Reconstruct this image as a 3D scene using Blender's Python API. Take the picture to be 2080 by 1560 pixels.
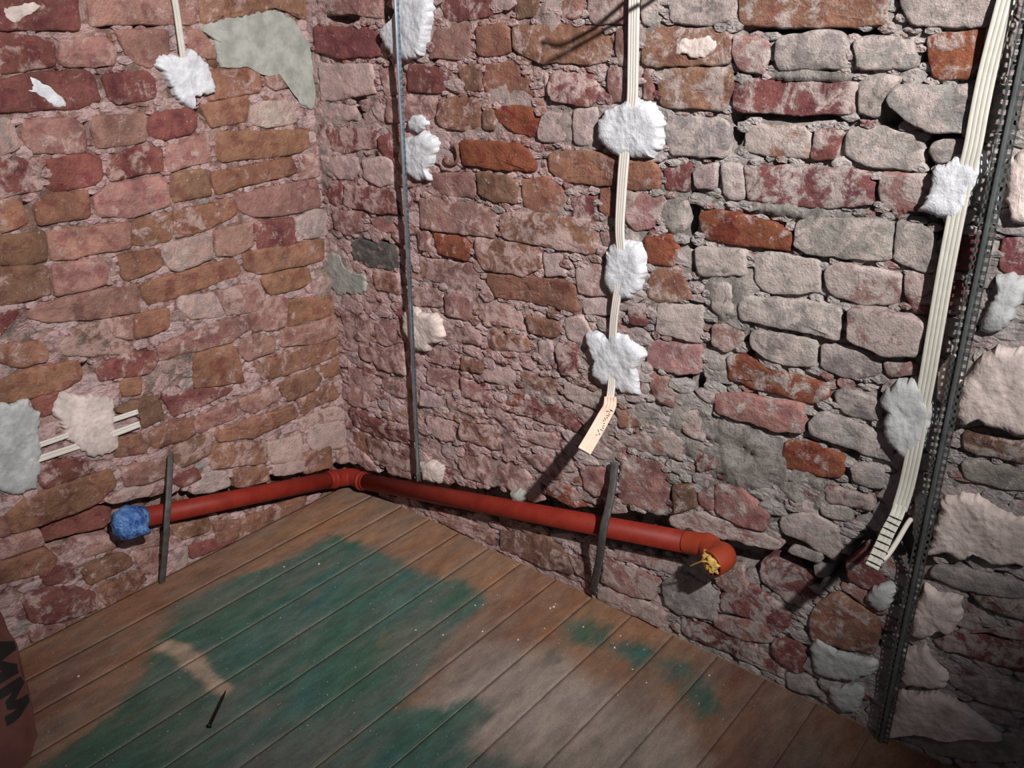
import bpy, math, random
from mathutils import Vector, Matrix, noise

random.seed(7)
for o in list(bpy.data.objects):
    bpy.data.objects.remove(o, do_unlink=True)
SC = bpy.context.scene
COL = SC.collection

# ------------------------------------------------------------------ camera
PW, PH, FPX = 2080.0, 1560.0, 1750.0
CAM = Vector((1.76554, -1.36944, 1.25))
FWD = Vector((-0.59053466, 0.70249801, -0.39719689))
RGT = Vector((0.76845346, 0.63981277, -0.01090444))
UPV = Vector((-0.24647129, 0.31166677, 0.91766864))
cd = bpy.data.cameras.new('camera')
cd.sensor_fit = 'HORIZONTAL'; cd.sensor_width = 36.0
cd.lens = 36.0 * FPX / PW
cd.clip_start = 0.02; cd.clip_end = 50
cam = bpy.data.objects.new('camera', cd); COL.objects.link(cam)
M = Matrix((RGT, UPV, -FWD)).transposed().to_4x4()
M.translation = CAM
cam.matrix_world = M
SC.camera = cam

# ------------------------------------------------------------------ light
LAMP = Vector((2.70, -1.30, 2.35))
AIM = Vector((0.46, 0.0, 1.00))
w = bpy.data.worlds.new('world'); SC.world = w
w.use_nodes = True
bg = w.node_tree.nodes['Background']
bg.inputs[0].default_value = (0.80, 0.82, 1.0, 1); bg.inputs[1].default_value = 0.085
ld = bpy.data.lights.new('work_lamp', 'SPOT')
ld.energy = 575; ld.color = (1.0, 0.958, 0.952)
ld.spot_size = math.radians(62); ld.spot_blend = 1.0
ld.shadow_soft_size = 0.035
lo = bpy.data.objects.new('work_lamp', ld); COL.objects.link(lo)
lo.location = LAMP
lo.rotation_euler = (AIM - LAMP).to_track_quat('-Z', 'Y').to_euler()
vs = SC.view_settings
vs.view_transform = 'Standard'; vs.look = 'None'; vs.gamma = 1.0
vs.use_curve_mapping = False
vs.exposure = 0.0

# ------------------------------------------------------------------ picture point -> place
def ray(x, y):
    return FWD * FPX + RGT * (x - PW / 2) - UPV * (y - PH / 2)
def onR(x, y, off=0.0):          # right-hand wall, plane y = -off
    d = ray(x, y); return CAM + d * ((-off - CAM.y) / d.y)
def onL(x, y, off=0.0):          # left-hand wall, plane x = off
    d = ray(x, y); return CAM + d * ((off - CAM.x) / d.x)
def onF(x, y, z=0.0):
    d = ray(x, y); return CAM + d * ((z - CAM.z) / d.z)
def proj(p):
    d = Vector(p) - CAM; k = d.dot(FWD)
    return PW / 2 + FPX * d.dot(RGT) / k, PH / 2 - FPX * d.dot(UPV) / k
class Wall:
    def __init__(s, side): s.side = side
    def uv(s, x, y):
        if s.side == 'L':
            p = onL(x, y); return -p.y, p.z
        p = onR(x, y); return p.x, p.z
    def P(s, u, v, h=0.0):
        return Vector((h, -u, v)) if s.side == 'L' else Vector((u, -h, v))
    def at(s, x, y, off=0.0):
        return onL(x, y, off) if s.side == 'L' else onR(x, y, off)
    @property
    def n(s): return Vector((1, 0, 0)) if s.side == 'L' else Vector((0, -1, 0))
WL, WR = Wall('L'), Wall('R')

# ------------------------------------------------------------------ helpers
def lin(c):
    c = c / 255.0
    return c / 12.92 if c <= 0.04045 else ((c + 0.055) / 1.055) ** 2.4
def rgb(t): return (lin(t[0]), lin(t[1]), lin(t[2]))
def sstep(a, b, x):
    t = max(0.0, min(1.0, (x - a) / (b - a))); return t * t * (3 - 2 * t)
def nz(x, y, z=0.0): return noise.noise(Vector((x, y, z)))
def mixc(a, b, t): return tuple(a[i] + (b[i] - a[i]) * t for i in range(3))

def mesh(name, verts, faces, mat, parent=None, loc=None, smooth=True, col=None, wash=None):
    me = bpy.data.meshes.new(name)
    L = Vector(loc) if loc is not None else Vector((0, 0, 0))
    me.from_pydata([tuple(Vector(v) - L) for v in verts], [], faces)
    if smooth:
        me.polygons.foreach_set('use_smooth', [True] * len(me.polygons))
    if col is not None:
        a = me.color_attributes.new('Col', 'FLOAT_COLOR', 'POINT')
        flat = []
        for c in (col if isinstance(col, list) else [col] * len(verts)):
            flat += [c[0], c[1], c[2], 1.0]
        a.data.foreach_set('color', flat)
    if wash is not None:
        a = me.color_attributes.new('Wash', 'FLOAT_COLOR', 'POINT')
        flat = []
        for c in (wash if isinstance(wash, list) else [wash] * len(verts)):
            flat += [c[0], c[1], c[2], c[3]]
        a.data.foreach_set('color', flat)
    me.materials.append(mat)
    me.update()
    o = bpy.data.objects.new(name, me); COL.objects.link(o)
    if parent is not None:
        o.parent = parent
        o.location = L - PLOC.get(parent.name, Vector((0, 0, 0)))
    else:
        o.location = L
    PLOC[o.name] = L
    return o
PLOC = {}
def empty(name, loc):
    o = bpy.data.objects.new(name, None); COL.objects.link(o)
    o.empty_display_size = 0.05
    o.location = Vector(loc); PLOC[o.name] = Vector(loc)
    return o
def tag(o, label, cat, group=None, kind=None):
    o['label'] = label; o['category'] = cat
    if group: o['group'] = group
    if kind: o['kind'] = kind
    return o

# ------------------------------------------------------------------ materials
def new_mat(name):
    m = bpy.data.materials.new(name); m.use_nodes = True
    nt = m.node_tree; bs = nt.nodes['Principled BSDF']
    return m, nt, bs
def N(nt, typ, **kw):
    n = nt.nodes.new(typ)
    for k, v in kw.items(): setattr(n, k, v)
    return n
def noise_node(nt, scale, detail=4, rough=0.6, dist=0.0):
    n = N(nt, 'ShaderNodeTexNoise'); n.inputs['Scale'].default_value = scale
    n.inputs['Detail'].default_value = detail; n.inputs['Roughness'].default_value = rough
    n.inputs['Distortion'].default_value = dist
    return n
def mathn(nt, op, a, b=None, c=None, clamp=False):
    n = N(nt, 'ShaderNodeMath', operation=op); n.use_clamp = clamp
    for i, v in enumerate((a, b, c)):
        if v is None: continue
        if isinstance(v, (int, float)): n.inputs[i].default_value = v
        else: nt.links.new(v, n.inputs[i])
    return n.outputs[0]
def maprange(nt, v, a, b, c=0.0, d=1.0):
    n = N(nt, 'ShaderNodeMapRange', interpolation_type='SMOOTHSTEP')
    for i, x in zip((0, 1, 2, 3, 4), (v, a, b, c, d)):
        if isinstance(x, (int, float)): n.inputs[i].default_value = x
        else: nt.links.new(x, n.inputs[i])
    return n.outputs[0]
def mixrgb(nt, f, a, b, mode='MIX'):
    n = N(nt, 'ShaderNodeMix', data_type='RGBA', blend_type=mode)
    for i, v in ((0, f), (6, a), (7, b)):
        if isinstance(v, (int, float)): n.inputs[i].default_value = v
        elif isinstance(v, tuple): n.inputs[i].default_value = (v[0], v[1], v[2], 1)
        else: nt.links.new(v, n.inputs[i])
    return n.outputs[2]
def masonry(name, bump=0.5, bscale=1.0):
    m, nt, bs = new_mat(name)
    geo = N(nt, 'ShaderNodeNewGeometry')
    ca = N(nt, 'ShaderNodeVertexColor', layer_name='Col')
    wa = N(nt, 'ShaderNodeVertexColor', layer_name='Wash')
    def nn(s, d=5, r=0.62, di=0.0):
        n = noise_node(nt, s, d, r, di); nt.links.new(geo.outputs['Position'], n.inputs['Vector']); return n.outputs[0]
    n1 = nn(26, 9, 0.70, 0.6); n2 = nn(9, 5); n3 = nn(85, 3); n4 = nn(240, 3, 0.7); n5 = nn(44, 9, 0.74)
    tone = maprange(nt, n2, 0.3, 0.7, 0.68, 1.24)
    grain = maprange(nt, n5, 0.25, 0.75, 0.78, 1.2)
    tg = mathn(nt, 'MULTIPLY', tone, grain)
    comb = N(nt, 'ShaderNodeCombineColor')
    for i in range(3): nt.links.new(tg, comb.inputs[i])
    base = mixrgb(nt, 1.0, ca.outputs[0], comb.outputs[0], 'MULTIPLY')
    hs = N(nt, 'ShaderNodeHueSaturation'); hs.inputs['Hue'].default_value = 0.478; hs.inputs['Saturation'].default_value = 1.05; hs.inputs['Value'].default_value = 0.70
    nt.links.new(base, hs.inputs['Color'])
    base = mixrgb(nt, maprange(nt, nn(24, 5, 0.6, 0.5), 0.50, 0.62, 0.0, 0.8), base, hs.outputs[0])
    thr = maprange(nt, wa.outputs[1], 0.0, 1.0, 0.67, 0.385)
    lo_ = mathn(nt, 'SUBTRACT', thr, 0.045); hi_ = mathn(nt, 'ADD', thr, 0.055)
    n15 = mathn(nt, 'ADD', mathn(nt, 'MULTIPLY', n1, 0.75), mathn(nt, 'MULTIPLY', n5, 0.25))
    mask = maprange(nt, n15, lo_, hi_)
    mask = mathn(nt, 'MULTIPLY', mask, 0.85)
    wcol = mixrgb(nt, 0.5, wa.outputs[0], mixrgb(nt, 1.0, wa.outputs[0], comb.outputs[0], 'MULTIPLY'))
    c1 = mixrgb(nt, mask, base, wcol)
    sp = maprange(nt, n3, 0.66, 0.72, 0.0, 0.55)
    c2 = mixrgb(nt, sp, c1, mixrgb(nt, 0.45, wcol, (0.62, 0.57, 0.54)))
    dk = maprange(nt, nn(55, 4, 0.7), 0.30, 0.22, 0.0, 0.4)
    c3 = mixrgb(nt, dk, c2, mixrgb(nt, 1.0, c2, (0.45, 0.38, 0.36), 'MULTIPLY'))
    nt.links.new(c3, bs.inputs['Base Color'])
    bs.inputs['Roughness'].default_value = 0.93
    bs.inputs['Specular IOR Level'].default_value = 0.2
    h = mathn(nt, 'ADD', mathn(nt, 'MULTIPLY', n5, 1.6), mathn(nt, 'MULTIPLY', n4, 0.45))
    h = mathn(nt, 'ADD', h, mathn(nt, 'MULTIPLY', mask, 0.18))
    h = mathn(nt, 'ADD', h, mathn(nt, 'MULTIPLY', n3, 0.5))
    bp = N(nt, 'ShaderNodeBump'); bp.inputs['Strength'].default_value = bump; bp.inputs['Distance'].default_value = 0.006 * bscale
    nt.links.new(h, bp.inputs['Height']); nt.links.new(bp.outputs[0], bs.inputs['Normal'])
    return m
M_BRICK = masonry('worn brick', 0.85, 1.3)
M_MORTAR = masonry('lime mortar', 0.95, 1.7)
def plain(name, c, rough=0.6, metal=0.0, spec=0.4, var=0.12, scale=30, bump=0.15, bd=0.002, c2=None, tr=None):
    m, nt, bs = new_mat(name)
    geo = N(nt, 'ShaderNodeNewGeometry')
    n = noise_node(nt, scale, 6, 0.65); nt.links.new(geo.outputs['Position'], n.inputs['Vector'])
    c = rgb(c)
    hi = rgb(c2) if c2 else tuple(min(1, x * (1 + var)) for x in c)
    lo2 = tuple(x * (1 - var) for x in c)
    f = maprange(nt, n.outputs[0], 0.32, 0.68)
    nt.links.new(mixrgb(nt, f, lo2, hi), bs.inputs['Base Color'])
    bs.inputs['Roughness'].default_value = rough; bs.inputs['Metallic'].default_value = metal
    bs.inputs['Specular IOR Level'].default_value = spec
    if bump:
        n2 = noise_node(nt, scale * 5, 4, 0.6); nt.links.new(geo.outputs['Position'], n2.inputs['Vector'])
        s = mathn(nt, 'ADD', n.outputs[0], mathn(nt, 'MULTIPLY', n2.outputs[0], 0.5))
        bp = N(nt, 'ShaderNodeBump'); bp.inputs['Strength'].default_value = bump; bp.inputs['Distance'].default_value = bd
        nt.links.new(s, bp.inputs['Height']); nt.links.new(bp.outputs[0], bs.inputs['Normal'])
    return m
M_PL_WHITE = plain('fresh gypsum', (196, 198, 201), 0.85, var=0.15, scale=55, bump=0.6, bd=0.004)
M_PL_GREY = plain('grey gypsum', (168, 170, 168), 0.88, var=0.2, scale=30, bump=0.6, bd=0.004)
M_PL_PINK = plain('dusty gypsum', (196, 182, 174), 0.88, var=0.22, scale=24, bump=0.7, bd=0.005)
M_CEMENT = plain('cement patch', (146, 148, 140), 0.9, var=0.2, scale=26, bump=0.5, bd=0.002)
M_CABLE = plain('white cable sheath', (206, 200, 190), 0.5, var=0.04, scale=60, bump=0.0)
M_CABLE2 = plain('aged cable sheath', (186, 184, 172), 0.5, var=0.06, scale=60, bump=0.0)
M_CABLE3 = plain('dusty pink cable sheath', (228, 196, 176), 0.5, var=0.08, scale=60, bump=0.0)
M_INK = plain('black ink', (26, 22, 22), 0.8, var=0.1, bump=0)
M_ZINC = plain('galvanised steel', (206, 220, 228), 0.33, metal=1.0, var=0.12, scale=40, bump=0.1, bd=0.001)
M_ZINC_D = plain('dull galvanised steel', (104, 109, 107), 0.5, metal=0.6, var=0.2, scale=40, bump=0.1, bd=0.001)
M_PIPE = plain('red brown drain pipe', (124, 34, 25), 0.55, spec=0.25, var=0.10, scale=25, bump=0.05, c2=(132, 43, 30))
M_PIPE_O = plain('orange drain elbow', (146, 56, 31), 0.55, var=0.10, scale=25, bump=0.05)
M_BLUE = plain('blue plastic film', (24, 76, 168), 0.34, spec=0.7, var=0.35, scale=46, bump=0.9, bd=0.008, c2=(104, 152, 200))  # paler blue blotches paint highlights of crumpled facets into the film colour
M_YEL = plain('yellow stuffing', (205, 165, 88), 0.85, var=0.25, scale=90, bump=0.4)
M_IRON = plain('dark iron', (82, 79, 77), 0.7, metal=0.2, var=0.25, scale=50, bump=0.3)
M_SACK = plain('brown paper sack', (92, 56, 50), 0.85, var=0.15, scale=14, bump=0.3, bd=0.004)
M_NAIL = plain('dark nail steel', (38, 38, 38), 0.5, metal=0.6, var=0.1, bump=0)
M_RUST = plain('rust brown', (112, 78, 64), 0.9, var=0.15, scale=40, bump=0.4)
def floor_mat():
    m, nt, bs = new_mat('worn floor paint')
    geo = N(nt, 'ShaderNodeNewGeometry')
    ca = N(nt, 'ShaderNodeVertexColor', layer_name='Col')
    mp = N(nt, 'ShaderNodeMapping'); mp.inputs['Scale'].default_value = (1.0, 0.35, 1.0)
    nt.links.new(geo.outputs['Position'], mp.inputs[0])
    a = noise_node(nt, 42, 8, 0.7); nt.links.new(mp.outputs[0], a.inputs['Vector'])
    b = noise_node(nt, 260, 3, 0.6); nt.links.new(geo.outputs['Position'], b.inputs['Vector'])
    f = mathn(nt, 'MULTIPLY', maprange(nt, a.outputs[0], 0.25, 0.75, 0.72, 1.3), maprange(nt, b.outputs[0], 0.3, 0.7, 0.88, 1.12))
    cb = N(nt, 'ShaderNodeCombineColor')
    for i in range(3): nt.links.new(f, cb.inputs[i])
    wa = N(nt, 'ShaderNodeVertexColor', layer_name='Wash')
    e = noise_node(nt, 30, 9, 0.72, 0.4); nt.links.new(mp.outputs[0], e.inputs['Vector'])
    wm = mathn(nt, 'ADD', wa.outputs[1], mathn(nt, 'MULTIPLY', mathn(nt, 'SUBTRACT', e.outputs[0], 0.5), 1.25))
    cg = mixrgb(nt, maprange(nt, wm, 0.16, 0.84, 0.0, 0.92), ca.outputs[0], wa.outputs[0])
    c = mixrgb(nt, 1.0, cg, cb.outputs[0], 'MULTIPLY')
    d = noise_node(nt, 130, 2, 0.5); nt.links.new(geo.outputs['Position'], d.inputs['Vector'])
    c = mixrgb(nt, maprange(nt, d.outputs[0], 0.68, 0.75, 0.0, 0.35), c, (0.5, 0.45, 0.4))
    nt.links.new(c, bs.inputs['Base Color'])
    bs.inputs['Roughness'].default_value = 0.8; bs.inputs['Specular IOR Level'].default_value = 0.25
    bp = N(nt, 'ShaderNodeBump'); bp.inputs['Strength'].default_value = 0.25; bp.inputs['Distance'].default_value = 0.002
    nt.links.new(a.outputs[0], bp.inputs['Height']); nt.links.new(bp.outputs[0], bs.inputs['Normal'])
    return m
M_FLOOR = floor_mat()

# ------------------------------------------------------------------ the bricks, read off the photograph course by course
# kind: o orange, r dark red, p mauve pink, b brown, g grey, v vivid orange, w whitened; digit = how much lime still clings; - set back, + proud
BRICKS_L = """
r3 0 -22 158 -22 163 60 0 60
p4 178 -22 400 -22 400 49 184 50
o4 408 -22 655 -22 628 38 598 30 565 18 520 28 470 36 410 44
r4 0 70 110 82 116 133 60 145 0 148
p4 124 80 205 74 234 96 234 130 190 136 136 136 122 124
p3 234 64 340 60 345 108 305 138 276 128 250 104
p3 380 63 408 60 440 110 438 120 385 112
b1 424 123 440 121 445 138 426 138
r2 0 168 60 153 130 145 180 145 194 160 205 203 140 220 0 230
r4 215 152 300 144 316 160 320 193 300 205 236 212 219 195 209 162
o4 428 144 528 134 531 184 470 197 418 204
p5 540 138 588 140 590 174 560 181 541 172
g6 0 240 26 240 46 302 0 318
p4 49 250 150 240 172 258 178 300 170 309 66 313 52 290
p3 190 240 296 229 300 260 299 285 268 293 200 304 187 270
r2 310 232 385 221 400 230 402 256 394 268 330 282 306 277 302 255
o2 409 214 508 194 503 247 430 260
w5 513 216 550 205 590 204 604 247 545 259 510 250
r5 0 328 54 324 80 350 90 384 30 398 0 402
r2 96 326 182 315 205 322 207 362 190 374 104 389 97 378 105 346
r4 223 318 290 298 330 301 335 346 224 368 219 350
p4 340 298 426 270 432 328 345 348
o2 438 270 626 264 629 298 608 310 455 329 442 324
o3 0 405 46 407 58 440 60 452 0 474
o2 70 416 95 398 182 386 184 440 135 449 78 458
p3 194 400 224 376 326 358 341 372 344 418 268 441 198 440
b2 347 356 421 344 431 396 352 413
o3 430 352 515 334 596 320 606 350 535 369 440 394
p5 606 318 641 312 651 356 614 366
b3 0 482 94 472 98 531 60 538 0 540
p3 102 470 266 453 266 502 106 532
o4 271 450 349 431 350 486 300 499 273 497
o4 354 430 468 405 483 422 484 434 430 464 357 485
p3 474 398 520 388 645 364 651 420 560 440 516 441 490 430
b3 0 548 90 541 103 547 105 600 60 612 0 622
p3 110 540 210 525 223 546 215 578 112 601
o2 239 520 325 505 330 542 260 571 251 564
w5 337 498 431 474 433 527 365 550 346 547 335 526
p3 439 468 513 453 515 499 480 518 442 520
r4 519 452 596 442 602 496 528 508
w4 602 444 640 426 664 432 667 476 620 486 606 470
p3 60 632 175 594 280 579 287 632 212 648 98 656 58 648
r3 0 636 44 630 30 652 0 690
o2 287 578 400 546 484 523 493 558 400 592 304 620 292 604
o3 490 516 600 496 656 485 658 528 600 543 524 556 499 547
o2 533 562 628 540 636 574 600 588 554 599 537 580
o1 275 640 343 627 344 667 279 690
w5 367 605 438 593 459 640 430 646 394 648 366 628
p5 443 592 530 571 540 600 528 630 466 640
p5 508 636 552 605 586 607 581 662 558 672 515 672
o3 590 609 678 602 684 636 640 650 586 666 588 640
o4 0 702 60 696 86 688 102 716 97 736 40 748 0 735
b6 166 662 214 656 226 682 280 702 272 720 200 724 132 724 122 706
p5 217 654 271 642 275 689 232 685
r4 194 750 264 716 315 716 322 724 314 746 300 758 205 773
p4 324 704 400 672 440 656 505 643 510 668 470 694 388 718 328 732
o3 0 773 60 752 152 735 164 748 166 772 126 792 60 808 0 820
r3 66 812 120 796 118 835 84 850
o2 243 773 289 765 290 801 254 808
o3 394 722 476 701 497 774 440 784 396 788
r4 332 810 400 792 440 787 480 790 470 800 398 830 352 847
p4 484 694 524 680 561 691 558 714 503 734 487 716
p4 571 672 612 664 682 642 688 680 640 700 572 704
o4 519 743 600 711 688 686 694 716 640 742 588 759 535 774
b2 566 778 638 752 654 770 638 794 588 813 572 798
o3 651 748 693 730 701 756 662 772
p4 486 814 552 786 567 796 561 814 519 838 490 834
o4 605 816 678 778 693 808 640 826 618 846
b2 234 830 270 814 320 806 327 820 335 850 290 870 282 836 236 838
p4 395 850 470 822 478 828 484 845 404 882 398 870
o3 304 878 340 862 390 853 399 883 345 904 313 912
o3 438 876 598 824 606 846 520 888 444 898
o4 242 890 296 879 308 915 290 924 235 929
p6 610 852 680 826 702 832 706 852 640 862 616 880
w7 630 864 688 850 711 878 698 910 640 914 629 904
r4 82 946 146 929 181 936 185 961 92 994 81 975
p4 246 952 308 936 335 932 338 968 300 984 258 990
b5 352 908 432 878 430 922 372 950 356 940
o5 438 904 500 898 541 896 544 940 500 944 432 954 427 928
w6 546 900 614 883 617 934 556 944 549 930
w5 554 948 618 936 619 958 560 968
o4 621 922 673 908 675 950 620 962
p6 684 920 714 908 722 934 690 944
o3 8 1050 60 1012 130 986 226 955 236 988 204 1020 160 1040 84 1067 27 1084
p6 212 1016 260 992 310 988 308 1006 230 1023
r4 360 964 402 952 412 974 372 990 357 984
w4 418 958 464 957 472 988 430 1000 396 1006 392 998
o4 476 956 545 947 549 976 520 984 478 991
p5 0 1100 50 1084 82 1078 94 1110 0 1138
p3 0 1050 10 1060 25 1086 0 1094
r1- 96 1070 200 1032 235 1040 225 1076 100 1108
o3 0 1145 86 1118 118 1132 108 1160 0 1190
r4 92 1157 148 1144 155 1179 96 1190 82 1170
b3 166 1160 242 1123 262 1131 269 1148 200 1184 184 1190
o4 199 1197 284 1164 299 1179 260 1214 219 1235 204 1216
r4 44 1222 92 1197 150 1191 194 1205 201 1240 100 1268 62 1262
p4 64 1285 160 1258 205 1244 170 1264 66 1308
p4 182 1102 226 1090 240 1114 172 1134
p6 278 1082 330 1086 326 1108 282 1118
o4 352 1066 425 1053 431 1078 374 1096 354 1085
o4 497 1052 560 1030 620 1006 629 1026 600 1048 560 1072 496 1094 490 1066
b3 434 1060 488 1056 486 1094 442 1104
w5 357 1119 380 1114 382 1148 364 1160 352 1150
r2 386 1110 450 1092 480 1098 430 1120 390 1136
p5 274 1126 322 1112 322 1168 290 1166
"""
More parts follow.
